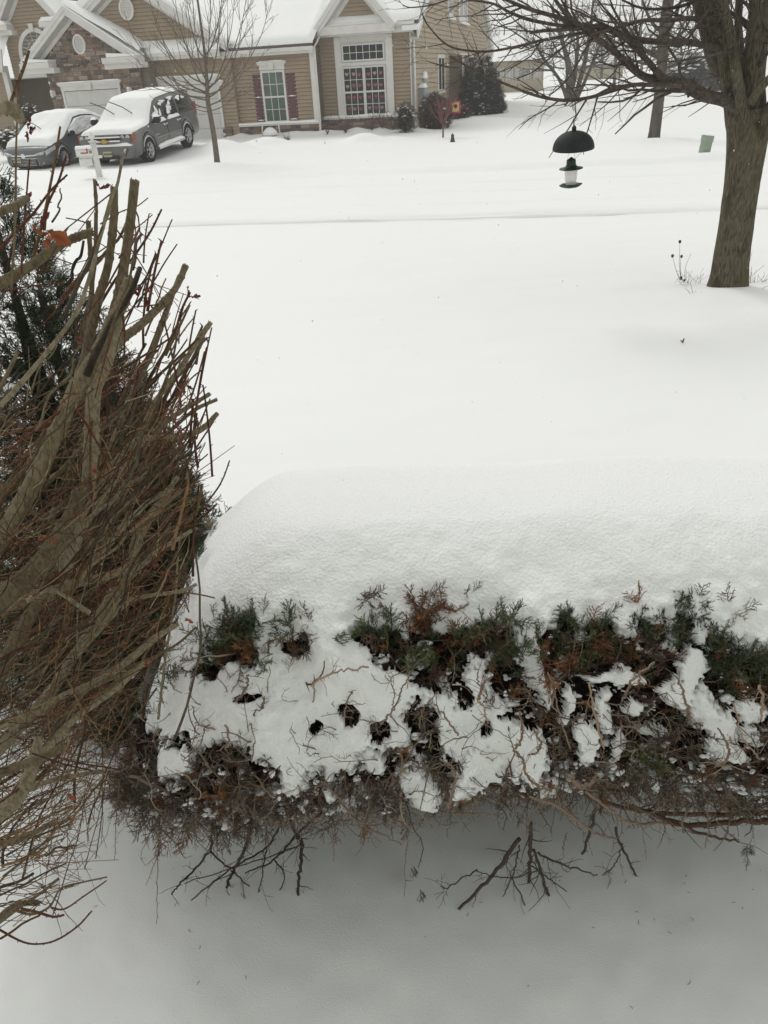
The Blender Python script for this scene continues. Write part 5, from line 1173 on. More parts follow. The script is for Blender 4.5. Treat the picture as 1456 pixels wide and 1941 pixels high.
# bare grey brown twigs: tangled brush over the lower face
tm_ = MB()
P, N_, f, x, y, t = sample(7500, .55, .96)
den = np.where(f < .05, .32, .26)*smoothstep(1230, 1400, y)+.06*(f < .1)
den = den*np.where((x < 560) & (y > 1430), .45, 1)
k = rng.random(len(P)) < den; P, N_, x, y, f = P[k], N_[k], x[k], y[k], f[k]
for p, nn, yy in zip(P, N_, y):
    L_ = rng.uniform(.05, .20); d = nn*rng.uniform(.1, .7)+rng.normal(size=3)*.8; d[2] += rng.uniform(-.5, .5); k = 9
    Q = limb_pts(p-nn*rng.uniform(-.01, .05), d, L_, k, .36, rng.normal(size=3)*5); r = rng.uniform(.0009, .0026)*(1 if rng.random() < .9 else 1.5); c = (pick(GREY, 1)[0] if rng.random() < .7 else pick(BROWN, 1)[0])*rng.uniform(.7, 1.3)
    tm_.tube(Q, np.linspace(r, r*.45, k), 4, col=c)
    for j in range(1, 8):
        if rng.random() < .7:
            e = perp((Q[j+1]-Q[j])/np.linalg.norm(Q[j+1]-Q[j])); tm_.tube([Q[j], Q[j]+(e+(Q[j+1]-Q[j])*30)*rng.uniform(.006, .020)], [r*.5, r*.25], 3, col=c)
hk(tm_, 'brush', 'needle')
dm_ = MB()
n = 1500; P, N_, f, x, y, t = sample(4200, .62, .985); k = (f < .05) & (y > 1350) & (rng.random(4200) < .5); P, N_ = P[k], N_[k]; n = len(P)
D = N_*.5+rng.normal(size=(n, 3))*.8; D[:, 2] += .1; scatter(dm_, TP_D, P+N_*rng.uniform(-.04, .02, (n, 1)), D, rng.uniform(.035, .09, n), np.where(rng.random((n, 1)) < .7, pick(GREY, n)*.9, pick(BROWN, n)))
hk(dm_, 'dead_sprays', 'needle')
# crumbs and pads of snow caught on the twigs
cl = MB(); P, N_, f, x, y, t = sample(5200, .55, .975); k = (f < .12) & (y > 1170) & (rng.random(5200) < .34); P, N_ = P[k], N_[k]
ico = np.array([(math.cos(a)*math.sin(b), math.sin(a)*math.sin(b), math.cos(b)) for b in np.linspace(0, PI, 6) for a in np.arange(8)*PI/4]).reshape(6, 8, 3)
for p, nn in zip(P, N_):
    r = .0025+.009*rng.random()**2.2; c0_ = p+nn*rng.uniform(-.055, .004)
    for j in range(4):
        G = ico*np.array([rng.uniform(.8, 1.7), rng.uniform(.8, 1.5), rng.uniform(.4, .8)])*r*rng.uniform(.5, 1); G = G*(1+.5*vnoise(G+c0_+j, 160))[..., None]; cl.grid(G+c0_+rng.normal(size=3)*r*.8, closed=True)
o = hk(cl, 'snow_crumbs', 'snow_hedge'); o['kind'] = 'stuff'
# larger branches traced on the front and hanging beneath
def branch(m, pts, col, w=1., Y=None, kids=1, kl=(.03, .12), seed=0, thorny=True):
    """pts: (px, py, width px, distance Y)"""
    P, R = pl(pts, 1.3); P = P+rng.normal(size=P.shape)*.0018
    m.tube(P, R*w, 6, col=col)
    n = len(P)
    if thorny:
        for i in range(2, n-1):
            for _ in range(2):
                if rng.random() < .55:
                    e = perp((P[i]-P[i-1])/(np.linalg.norm(P[i]-P[i-1])+1e-9)); m.tube([P[i], P[i]+e*rng.uniform(.004, .012)], [R[i]*.35, R[i]*.15], 3, col=col)
    for _ in range(int(kids*n/5)):
        i = rng.integers(1, n-1); d = P[min(i+1, n-1)]-P[i-1]; d /= np.linalg.norm(d)+1e-9; e = d*.7+perp(d)*.8
        L_ = rng.uniform(*kl); Q = limb_pts(P[i], e, L_, 6, .22, (0, 0, -1)); m.tube(Q, np.linspace(max(R[i]*.4, .0008), .0006, 6), 3, col=col)
        if rng.random() < .6: 
            e2 = perp(e/np.linalg.norm(e)); m.tube([Q[2], Q[2]+(e2+e*.5)*L_*.3], [.0008, .0005], 3, col=col)
DK = (.035, .026, .02); MD = (.20, .14, .10); LT = (.32, .22, .15)
hb = MB()
B_ = lambda pts, col, **k: branch(hb, pts, col, **k)
for pts in [[(481, 1530, 9, 1.62), (465, 1606, 7.5, 1.60), (440, 1655, 6, 1.58), (428, 1684, 5, 1.56)], [(407, 1520, 7, 1.62), (398, 1614, 5, 1.6)], [(398, 1614, 4.5, 1.6), (341, 1676, 3.6, 1.56), (325, 1695, 2.6, 1.54)], [(398, 1614, 4, 1.6), (440, 1651, 3.2, 1.58), (473, 1682, 2.4, 1.56)],
            [(543, 1535, 7, 1.6), (560, 1577, 7, 1.58), (572, 1600, 7.5, 1.57), (568, 1655, 6, 1.55), (564, 1703, 5, 1.54)], [(609, 1540, 5, 1.6), (568, 1577, 4.6, 1.58), (522, 1627, 3.6, 1.56), (465, 1655, 2.6, 1.54)], [(539, 1544, 5, 1.62), (506, 1606, 4, 1.58), (444, 1643, 3.4, 1.56), (362, 1707, 2.4, 1.52)],
            [(572, 1600, 3, 1.57), (550, 1610, 2.6, 1.56), (430, 1650, 2.2, 1.54), (350, 1675, 1.8, 1.54)], [(506, 1606, 3, 1.58), (495, 1670, 2.4, 1.56), (487, 1710, 2, 1.55)], [(520, 1630, 3, 1.56), (540, 1660, 2.4, 1.56), (530, 1690, 2, 1.56)]]: B_(pts, DK, kids=1.6, kl=(.03, .10))
for pts in [[(1007, 1560, 9, 1.5), (1005, 1620, 7.5, 1.5), (1003, 1672, 6, 1.49)], [(985, 1590, 8, 1.5), (931, 1661, 7, 1.48), (870, 1722, 5, 1.46)], [(1012, 1610, 6, 1.5), (1034, 1680, 5.4, 1.49), (1047, 1715, 4.6, 1.48)], [(1020, 1618, 4.6, 1.5), (1070, 1639, 3.6, 1.5), (1133, 1659, 2.2, 1.5)],
            [(965, 1655, 3, 1.48), (998, 1720, 2.4, 1.46), (1024, 1794, 1.8, 1.44)], [(1165, 1570, 6, 1.55), (1192, 1634, 4.6, 1.54), (1218, 1675, 3.6, 1.53), (1243, 1700, 2.4, 1.52)], [(1129, 1535, 6, 1.58), (1106, 1620, 5, 1.56)], [(1180, 1600, 2.6, 1.54), (1165, 1640, 2.2, 1.53), (1140, 1660, 1.8, 1.53)], [(1020, 1650, 3, 1.5), (960, 1665, 2.4, 1.48), (900, 1650, 1.8, 1.47)],
            [(905, 1650, 3, 1.48), (850, 1682, 2.4, 1.47), (835, 1681, 1.6, 1.46)], [(985, 1600, 3.4, 1.5), (975, 1650, 2.8, 1.48), (955, 1700, 2, 1.47)], [(1005, 1640, 3, 1.49), (1040, 1665, 2.4, 1.49), (1075, 1690, 1.8, 1.48)]]: B_(pts, (.07, .05, .036), kids=1.8, kl=(.03, .10))
for pts in [[(595, 1330, 3.4, 1.36), (600, 1290, 3.6, 1.38), (640, 1272, 3.8, 1.4), (700, 1265, 3.6, 1.42)], [(722, 1375, 5, 1.3), (745, 1345, 4, 1.32), (760, 1310, 3.4, 1.34), (775, 1280, 2.6, 1.36)], [(745, 1345, 2.6, 1.32), (748, 1310, 2.2, 1.34), (730, 1280, 1.8, 1.36)], [(908, 1325, 5, 1.31), (915, 1300, 4.4, 1.31), (932, 1282, 3.4, 1.32)], [(908, 1300, 3, 1.31), (903, 1265, 2.4, 1.32)],
            [(870, 1395, 4, 1.28), (845, 1360, 3.4, 1.28), (822, 1335, 3, 1.29)], [(925, 1370, 3, 1.29), (915, 1340, 3.4, 1.3), (905, 1325, 3.4, 1.3)], [(455, 1400, 5, 1.42), (480, 1370, 5, 1.42), (497, 1340, 4.6, 1.42), (500, 1320, 3, 1.42)], [(368, 1370, 3, 1.42), (400, 1380, 3, 1.42), (430, 1395, 3.4, 1.42)], [(445, 1330, 5, 1.43), (465, 1305, 5, 1.44), (470, 1280, 3.6, 1.45)],
            [(975, 1420, 5, 1.24), (990, 1440, 5.4, 1.24), (1005, 1480, 5, 1.24), (1040, 1500, 4.6, 1.24)], [(985, 1350, 4, 1.26), (990, 1390, 4.6, 1.25), (978, 1420, 5, 1.24)], [(1010, 1380, 4, 1.26), (1025, 1405, 4.4, 1.25), (1018, 1425, 4, 1.24), (1002, 1430, 3, 1.24)], [(1180, 1330, 4.4, 1.3), (1200, 1290, 5.4, 1.31), (1240, 1255, 4, 1.33)], [(1115, 1295, 3.6, 1.3), (1130, 1360, 4.4, 1.28), (1145, 1420, 4, 1.26)],
            [(1040, 1275, 2.6, 1.32), (1060, 1350, 3.2, 1.29), (1080, 1420, 3.6, 1.27)], [(1288, 1290, 4.6, 1.3), (1300, 1330, 5, 1.29), (1312, 1370, 4, 1.28)], [(1362, 1385, 3.6, 1.24), (1380, 1415, 5, 1.23), (1378, 1440, 4.6, 1.22), (1355, 1455, 3, 1.22)], [(1390, 1330, 3, 1.26), (1410, 1400, 3, 1.24), (1440, 1440, 2.4, 1.23)], [(1440, 1300, 5, 1.3), (1446, 1340, 5, 1.28), (1440, 1370, 3, 1.26)],
            [(1000, 1510, 5, 1.24), (1060, 1530, 5.6, 1.24), (1130, 1580, 5, 1.26), (1170, 1590, 4, 1.28)], [(1110, 1500, 5, 1.24), (1150, 1530, 5.6, 1.25), (1200, 1560, 5, 1.27), (1270, 1560, 5, 1.3)], [(1080, 1470, 8, 1.22), (1100, 1490, 9, 1.22), (1125, 1480, 6, 1.22), (1130, 1465, 3, 1.22)], [(850, 1535, 6, 1.2), (858, 1500, 6.4, 1.2), (860, 1460, 5, 1.21), (835, 1440, 4, 1.22)], [(610, 1480, 4, 1.3), (640, 1510, 5, 1.3), (665, 1545, 5, 1.3), (700, 1570, 3.6, 1.3), (760, 1600, 2, 1.3)],
            [(250, 1470, 5, 1.4), (330, 1500, 6, 1.42), (420, 1505, 5, 1.44)], [(690, 1335, 1.6, 1.37), (660, 1330, 2, 1.36), (655, 1360, 3, 1.35)], [(830, 1310, 2, 1.32), (800, 1350, 2, 1.31), (795, 1380, 3, 1.3)]]: B_(pts, (MD if rng.random() < .6 else LT), kids=1.0, kl=(.02, .06))
# the brown stem running along the bottom on the right
for pts in [[(1240, 1545, 8, 1.42), (1300, 1562, 10, 1.42), (1380, 1560, 11, 1.42), (1460, 1555, 12, 1.42)], [(1180, 1520, 6, 1.45), (1240, 1545, 8, 1.43), (1330, 1580, 6, 1.4), (1400, 1595, 4, 1.38)], [(1090, 1500, 6, 1.5), (1180, 1530, 8, 1.5), (1300, 1545, 9, 1.5), (1460, 1540, 10, 1.5)]]: B_(pts, (.10, .05, .03), kids=2.6, kl=(.03, .12))
for (x, y, l) in ((225, 1480, 150), (305, 1560, 190), (700, 1500, 90), (775, 1560, 140), (640, 1570, 60), (1075, 1580, 40)):
    B_([(x, y, 2.2, 1.45), (x-6, y+l*.5, 1.8, 1.43), (x-8, y+l, 1.2, 1.42)], MD, kids=.7, kl=(.01, .03))
hk(hb, 'branches', 'needle')
hs_ = MB(); Xs = []
for cx, cy, n, Y in ((797, 1690, 2, 1.42), (778, 1650, 2, 1.43), (1420, 1605, 4, 1.36)):
    for _ in range(n): Xs.append((at(cx+rng.normal()*5, cy+rng.normal()*10, Y), (rng.normal()*.3, rng.normal()*.3, -1)))
P = np.array([a for a, _ in Xs]); D = np.array([b for _, b in Xs]); scatter(hs_, TP_J, P, D, np.full(len(P), .04), pick(GREEN*.9, len(P)))
hk(hs_, 'hanging_sprigs', 'needle')
# woody stems holding the hedge up
st_ = MB()
for x in np.linspace(-.6, 1.5, 8): 
    st_.tube(limb_pts((x+rng.normal()*.05, 1.95+rng.normal()*.06, -2.35), (rng.normal()*.3, -.25, 1), .95, 8, .12, (0, 0, .2)), np.linspace(.022, .012, 8), 8, col=(.05, .036, .028))
hk(st_, 'stems', 'needle')
# ================================================================ unseen wall of our house, shaped to block and bounce light on the beds
own = thing('unseen_own_house', 'unseen home wall and eave behind the viewpoint, shaped for the light on the hedge bed', 'house', (0, -.25, -2.2))
M['bounce_siding'] = mat('pale_siding', (.76, .80, .73), .8, .2, var=(.70, .74, .68), vscale=3)  # pale greenish tone picked to bounce light onto the near snow
m = MB(); m.box(-9, -.7, -.55, -.3, -2.6, 1.0); m.box(.7, 9, -.55, -.3, -2.6, 1.0); m.box(-.7, .7, -.55, -.3, -2.6, -.75); m.box(-.7, .7, -.55, -.3, .7, 1.0)
OX = (I3, (0, -1.3, 2.2)); OL = lambda m, n, mt: m.build(n, M[mt], own, False, xf=OX)
OL(m, 'wall', 'bounce_siding')
m = MB(); m.box(-.7, .7, -.5, -.45, -.75, .7); OL(m, 'window', 'glass')
m = MB(); m.box(-9.3, 9.3, -.3, 0, 1.0, 1.06); m.box(-9.3, 9.3, -.02, .03, .9, 1.08); OL(m, 'eave', 'trim')
m = MB(); m.add([(-9.3, .03, 1.1), (9.3, .03, 1.1), (9.3, -5, 3.4), (-9.3, -5, 3.4)], np.array([(0, 1, 2, 3)])); OL(m, 'roof', 'snow_far')

# ================================================================ evergreens beside the hedge
def conifer(name, label, cones, n, size, pal, base, snow=0, group=None, tp=TP_A, up=.8, core=True, bl=1.0, cs=.52):
    """cones: (apex xyz, base radius, height)"""
    o = thing(name, label, 'evergreen', base, group); m = MB(); sn = MB(); tr = MB(); cr = MB()
    for (ax_, r, h, share) in cones:
        ax_ = np.array(ax_); k = int(n*share); f = np.sqrt(rng.random(k)); th = rng.uniform(0, 2*PI, k); bulge = np.sin(np.minimum(f*1.15, 1)*PI*.5)**bl
        rr = r*bulge*(1+.16*vnoise(np.stack([np.cos(th)*2, np.sin(th)*2, f*6], -1), 1.5))*rng.uniform(.5, 1.04, k)
        P = ax_+np.stack([rr*np.cos(th), rr*np.sin(th), -f*h], -1)
        D = np.stack([np.cos(th), np.sin(th), np.full(k, up)], -1)+rng.normal(size=(k, 3))*.35
        C = pick(pal, k)*(.8+.4*rng.random((k, 1))); scatter(m, tp, P, D, rng.uniform(.6, 1.2, k)*size, C)
        tr.tube([ax_+[0, 0, -.1*h], ax_+[.01, 0, -h]], [.012, .05*r+.01], 8)
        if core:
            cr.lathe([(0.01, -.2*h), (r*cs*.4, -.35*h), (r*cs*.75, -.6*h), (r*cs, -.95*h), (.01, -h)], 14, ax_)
        for _ in range(int(snow*share)):
            f = math.sqrt(rng.random()); t = rng.uniform(0, 2*PI); q = r*math.sin(min(f*1.15, 1)*PI/2)*rng.uniform(.86, 1.02); c = ax_+np.array([q*math.cos(t), q*math.sin(t), -f*h])
            a = size*rng.uniform(.16, .42); sn.lathe([(0, a*.45), (a*.6, a*.3), (a, -.02*a), (a*.5, -.25*a), (0, -.3*a)], 7, c)
    kid(tr, 'trunk', 'bark_dark', o); kid(m, 'foliage', 'needle', o)
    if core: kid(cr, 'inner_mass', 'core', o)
    if snow: s_ = kid(sn, 'snow', 'snow', o); s_['kind'] = 'stuff'
    return o
A1 = at(-45, 300, 2.75); A2 = at(215, 600, 2.55); A3 = at(100, 420, 2.7); A4 = at(285, 830, 2.35)
conifer('juniper', 'dark green upright juniper behind the cut stems on the left edge', [((A1[0], A1[1], A1[2]), .50, A1[2]+2.25, .35), ((A3[0]-.08, 2.65, A3[2]), .34, A3[2]+2.25, .25), ((A2[0]-.04, 2.45, A2[2]), .32, A2[2]+2.25, .27), ((A4[0]-.10, 2.32, A4[2]), .21, A4[2]+2.25, .13)], 12500, .085, np.array([(.040, .056, .024), (.026, .038, .018), (.056, .07, .03)]), (A1[0], 2.7, -2.25), snow=150, cs=.16)
# ---- by the house
def near_house(u, v, z=-2.1): return np.array(h2w(u, v, z))
e = atz(912, 214, -2.05)
def holly(cx, cy, Y, Hm, r): pass
P1, P2 = at(905, 214, 47), at(930, 212, 47)
top1, top2 = at(907, 100, 47), at(938, 140, 47)
conifer('holly_bush', 'tall dark evergreen bush flecked with snow at the right end of the tan house', [((top1[0]+.1, 47, top1[2]), .98, top1[2]+2.2, .5), ((P1[0]-.1, 46.4, top1[2]-1.1), .80, top1[2]+1.1, .25), ((top2[0]-.25, 46.7, top2[2]-.1), .60, top2[2]+2.1, .25)], 4600, .30, np.array([(.020, .030, .020), (.014, .022, .015), (.030, .040, .025)]), (P1[0], 47, -2.2), snow=330, up=.3, bl=.55)
def ball(name, label, px, py, Y, rx, rz, n, size, pal, snow=0, group=None, cat='bush'):
    c = at(px, py, Y); o = thing(name, label, cat, (c[0], Y, -2.2), group); m = MB(); th = rng.uniform(0, 2*PI, n); z = rng.uniform(-1, 1, n)**1
    q = np.sqrt(1-z*z); N_ = np.stack([q*np.cos(th), q*np.sin(th), z], -1); w = 1+.12*vnoise(N_, 3)
    P = c+N_*np.array([rx, rx, rz])*w[:, None]*rng.uniform(.75, 1, (n, 1)); D = N_+rng.normal(size=(n, 3))*.5
    scatter(m, TP_A, P, D, rng.uniform(.7, 1.2, n)*size, pick(pal, n)); kid(m, 'foliage', 'needle', o)
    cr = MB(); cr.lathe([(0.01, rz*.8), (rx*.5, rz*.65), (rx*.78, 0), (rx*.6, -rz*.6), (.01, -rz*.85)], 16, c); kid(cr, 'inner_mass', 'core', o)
    if snow:
        sn = MB()
        for _ in range(snow):
            t = rng.uniform(0, 2*PI); zz = rng.uniform(.1, 1); qq = math.sqrt(1-zz*zz); p = c+np.array([qq*math.cos(t)*rx, qq*math.sin(t)*rx, zz*rz])*1.0; a = rx*rng.uniform(.06, .16)
            sn.lathe([(0, a*.4), (a*.7, a*.25), (a, 0), (0, -a*.3)], 7, p)
        s_ = kid(sn, 'snow', 'snow_far', o); s_['kind'] = 'stuff'
    return o
ball('boxwood', 'rounded dark clipped bush with a reddish top beside the electric meter', 824, 218, 37.2, .66, .78, 1500, .16, np.array([(.05, .04, .025), (.035, .035, .022), (.08, .045, .035)]), 12)
ball('low_bush', 'low red brown bush under the small garden flag', 868, 218, 39.5, .5, .45, 600, .16, np.array([(.12, .05, .045), (.09, .045, .04)]), 8)
ball('snowy_shrub', 'small flowering shrub with snow balled on its leaves at the house corner', 768, 226, 36.0, .42, .55, 380, .16, np.array([(.09, .08, .05), (.13, .11, .08)]), 60)
ball('round_bush', 'big rounded hazy bush far away, left one of the pair beyond the street tree', 1307, 140, 62, 1.5, 1.15, 1200, .35, np.array([(.09, .09, .07), (.07, .075, .06)]), 90, 'rounded bushes beyond the street tree')
ball('round_bush', 'rounded hazy bush far away, right one of the pair, beside the big maple trunk', 1362, 148, 60, .75, 1.05, 800, .30, np.array([(.09, .08, .07), (.08, .07, .06)]), 30, 'rounded bushes beyond the street tree')
# entry shrubs
ball('entry_shrub', 'snow capped shrub by the dark entry, left of the slate sedan', 62, 228, 36.0, .42, .62, 300, .16, np.array([(.08, .085, .06), (.11, .11, .09)]), 26)
ball('entry_shrub', 'low snow covered shrub before the sedan, at the far left edge', 26, 268, 33.0, .7, .4, 400, .16, np.array([(.08, .085, .06), (.11, .11, .09)]), 60)
# red twiggy little tree
def twiggy(name, label, px, py, Y, h, spread, n, col, trunk_h=.3, rr=.009, cat='shrub', group=None, lab_mat='needle'):
    b = at(px, py, Y); z0 = gzs(b[0], b[1]); o = thing(name, label, cat, (b[0], b[1], z0), group); m = MB(); t2 = MB(); b[2] = z0
    if trunk_h > 0: m.tube([b+[0, 0, -.1], b+[.0, 0, trunk_h]], [rr*4, rr*3.2], 7, col=col); kid(m, 'trunk', lab_mat, o)
    for k in range(n):
        a = rng.uniform(0, 2*PI); s_ = rng.uniform(.25, 1)*spread; d = np.array([math.cos(a)*s_, math.sin(a)*s_, 1.]); L_ = (h-trunk_h)*rng.uniform(.7, 1.1)*math.hypot(1, s_)*.8
        Q = limb_pts(b+[0, 0, trunk_h*rng.uniform(.7, 1)], d, L_, 7, .10, (0, 0, .3)); R = np.linspace(rr*1.5, rr*.5, 7); t2.tube(Q, R, 4, col=col)
        twigs(t2, Q, R, 5, h*.12, h*.35, .7, (0, 0, .2), 1, .12, 3, rr*.45, t0=.25, col=col)
    kid(t2, 'twigs', lab_mat, o); return o
twiggy('red_shrub', 'small red twigged ornamental tree standing in snow before the clipped bush', 840, 259, 32.0, 1.75, .75, 26, (.17, .07, .065), .45)
for i, (x, y, w_, n) in enumerate(((620, 246, .5, 10), (655, 246, .6, 14), (705, 242, .5, 14), (725, 243, .7, 16), (745, 240, .4, 8))):
    twiggy('bare_shrub', ['thin bare red shrub beside the downspout', 'bare red brown shrub under the left half of the tall window', 'bare red brown shrub just right of the window mound', 'widest bare red shrub, under the right side of the tall window', 'small bare shrub left of the snow balled shrub'][i], x, y, 36.9, .85, 1.0, n, (.11, .06, .055), 0, .008, group='bare shrubs along the stone base')
twiggy('dark_shrub', 'little dark shrub half drowned in snow right of the buried garden chair', 546, 266, 34.0, .42, 1.2, 12, (.07, .065, .055), 0, .008)
# distant pale houses with fence-like windows
def far_house(name, label, x0, x1, ytop, yb, Y, roof_y, cols=5):
    a, b = at(x0, yb, Y), at(x1, yb, Y); t = at((x0+x1)/2, ytop, Y)[2]; z0 = min(a[2], -2.0); o = thing(name, label, 'house', ((a[0]+b[0])/2, Y, -2.2), 'hazy houses in the distance')
    xa, xb = a[0], b[0]; rz = at((x0+x1)/2, roof_y, Y)[2]
    m = MB(); m.box(xa, xb, Y, Y+9, -2.4, t); ob = kid(m, 'wall', 'siding_side', o)
    m = MB(); m.add([(xa-.4, Y-.5, t-.1), (xb+.4, Y-.5, t-.1), (xb+.4, Y+4.5, rz), (xa-.4, Y+4.5, rz), (xa-.4, Y+9.5, t-.1), (xb+.4, Y+9.5, t-.1)], [np.array([(0, 1, 2, 3), (3, 2, 5, 4)]), np.array([(0, 3, 4), (1, 5, 2)])]); kid(m, 'roof', 'snow_far', o)
    w_ = (xb-xa)/(cols*2+1)
    for k in range(cols):
        m = MB(); x = xa+w_*(2*k+1); m.box(x, x+w_, Y-.06, Y, -1.2, t-.7); m.box(x-.12, x, Y-.12, Y, -1.3, t-.6); m.box(x+w_, x+w_+.12, Y-.12, Y, -1.3, t-.6)
        kid(m, 'window', 'soffit', o)
    m = MB(); m.box(xa+w_*.3, xa+w_*.8, Y-.1, Y, -1.2, t-.7); kid(m, 'pane', 'glass_green', o)
far_house('far_house', 'hazy beige house with a snowy roof just right of the dark evergreen bush', 935, 1030, 112, 152, 85, 62, 5)
far_house('far_house', 'faint distant house behind the clump tree', 1100, 1180, 120, 148, 120, 92, 3)
far_house('far_house', 'faint tan house between the rounded bushes and the big maple', 1325, 1440, 132, 158, 82, 84, 3)
# ================================================================ the cut back shrub on the left
shrub = thing('pruned_shrub', 'tall hard pruned shrub of grey cut stems and thin red twigs filling the left edge', 'shrub', (-1.0, 1.3, -2.2))
SG = np.array([(.22, .18, .115), (.165, .13, .08), (.27, .23, .155)]); SR_ = np.array([(.13, .05, .03), (.17, .08, .042), (.08, .036, .024)]); SB = np.array([(.23, .14, .07), (.15, .09, .045), (.27, .20, .115)])
def stem(pts, Y0, Y1=None, col=None, cut=True):
    n = len(pts); Y1 = Y0 if Y1 is None else Y1
    P, R = pl([(x, y, w_, Y0+(Y1-Y0)*i/(n-1)) for i, (x, y, w_) in enumerate(pts)])
    k = max(24, len(P)*2); A = spline(np.column_stack([P, R]), k); m = MB(); c = pick(SG, 1)[0] if col is None else col
    A[:, :3] += .0015*np.stack([vnoise(A[:, :3]+i*7, 20) for i in range(3)], -1)
    # nodes and scars
    rr = A[:, 3]*(1+.10*vnoise(A[:, :3], 45)+.05*vnoise(A[:, :3], 120)); nod = rng.integers(2, k-2, max(1, k//9)); rr[nod] *= 1.18
    segs = 14; P_ = A[:, :3]; T = np.gradient(P_, axis=0); T /= np.linalg.norm(T, axis=1)[:, None]; a_ = np.cross(T, [0, 1., 0]); a_ /= np.linalg.norm(a_, axis=1)[:, None]; b_ = np.cross(T, a_)
    th = np.arange(segs)*2*PI/segs; ring = a_[:, None]*np.cos(th)[None, :, None]+b_[:, None]*np.sin(th)[None, :, None]
    q = np.stack([np.cos(th)[None]*1.4+0*rr[:, None], np.sin(th)[None]*1.4+0*rr[:, None], np.arange(k)[:, None]*.25+0*th[None]], -1)
    m.grid(P_[:, None]+ring*(rr[:, None]*(1+.07*vnoise(q, 2.0)))[..., None], closed=True, col=np.broadcast_to(c, (k, segs, 3)))
    if cut:   # pale sawn face, a little slanted, with a ragged lip
        e = P_[0]-T[0]*rr[0]*.15; m.tube([P_[0]+T[0]*.001, e], [rr[0]*1.02, rr[0]*.96], segs, col=c*1.5)
        for _ in range(4): 
            d = -T[0]*rng.uniform(.2, .8)+perp(T[0])*.5; s0 = P_[0]+perp(T[0])*rr[0]*.8; m.tube([s0, s0+d*rr[0]*1.2], [rr[0]*.25, rr[0]*.05], 4, col=c*.8)
    o = m.build('stem', M['twig'], shrub); o.matrix_parent_inverse = Matrix.Translation(-Vector(shrub.location))
    return A
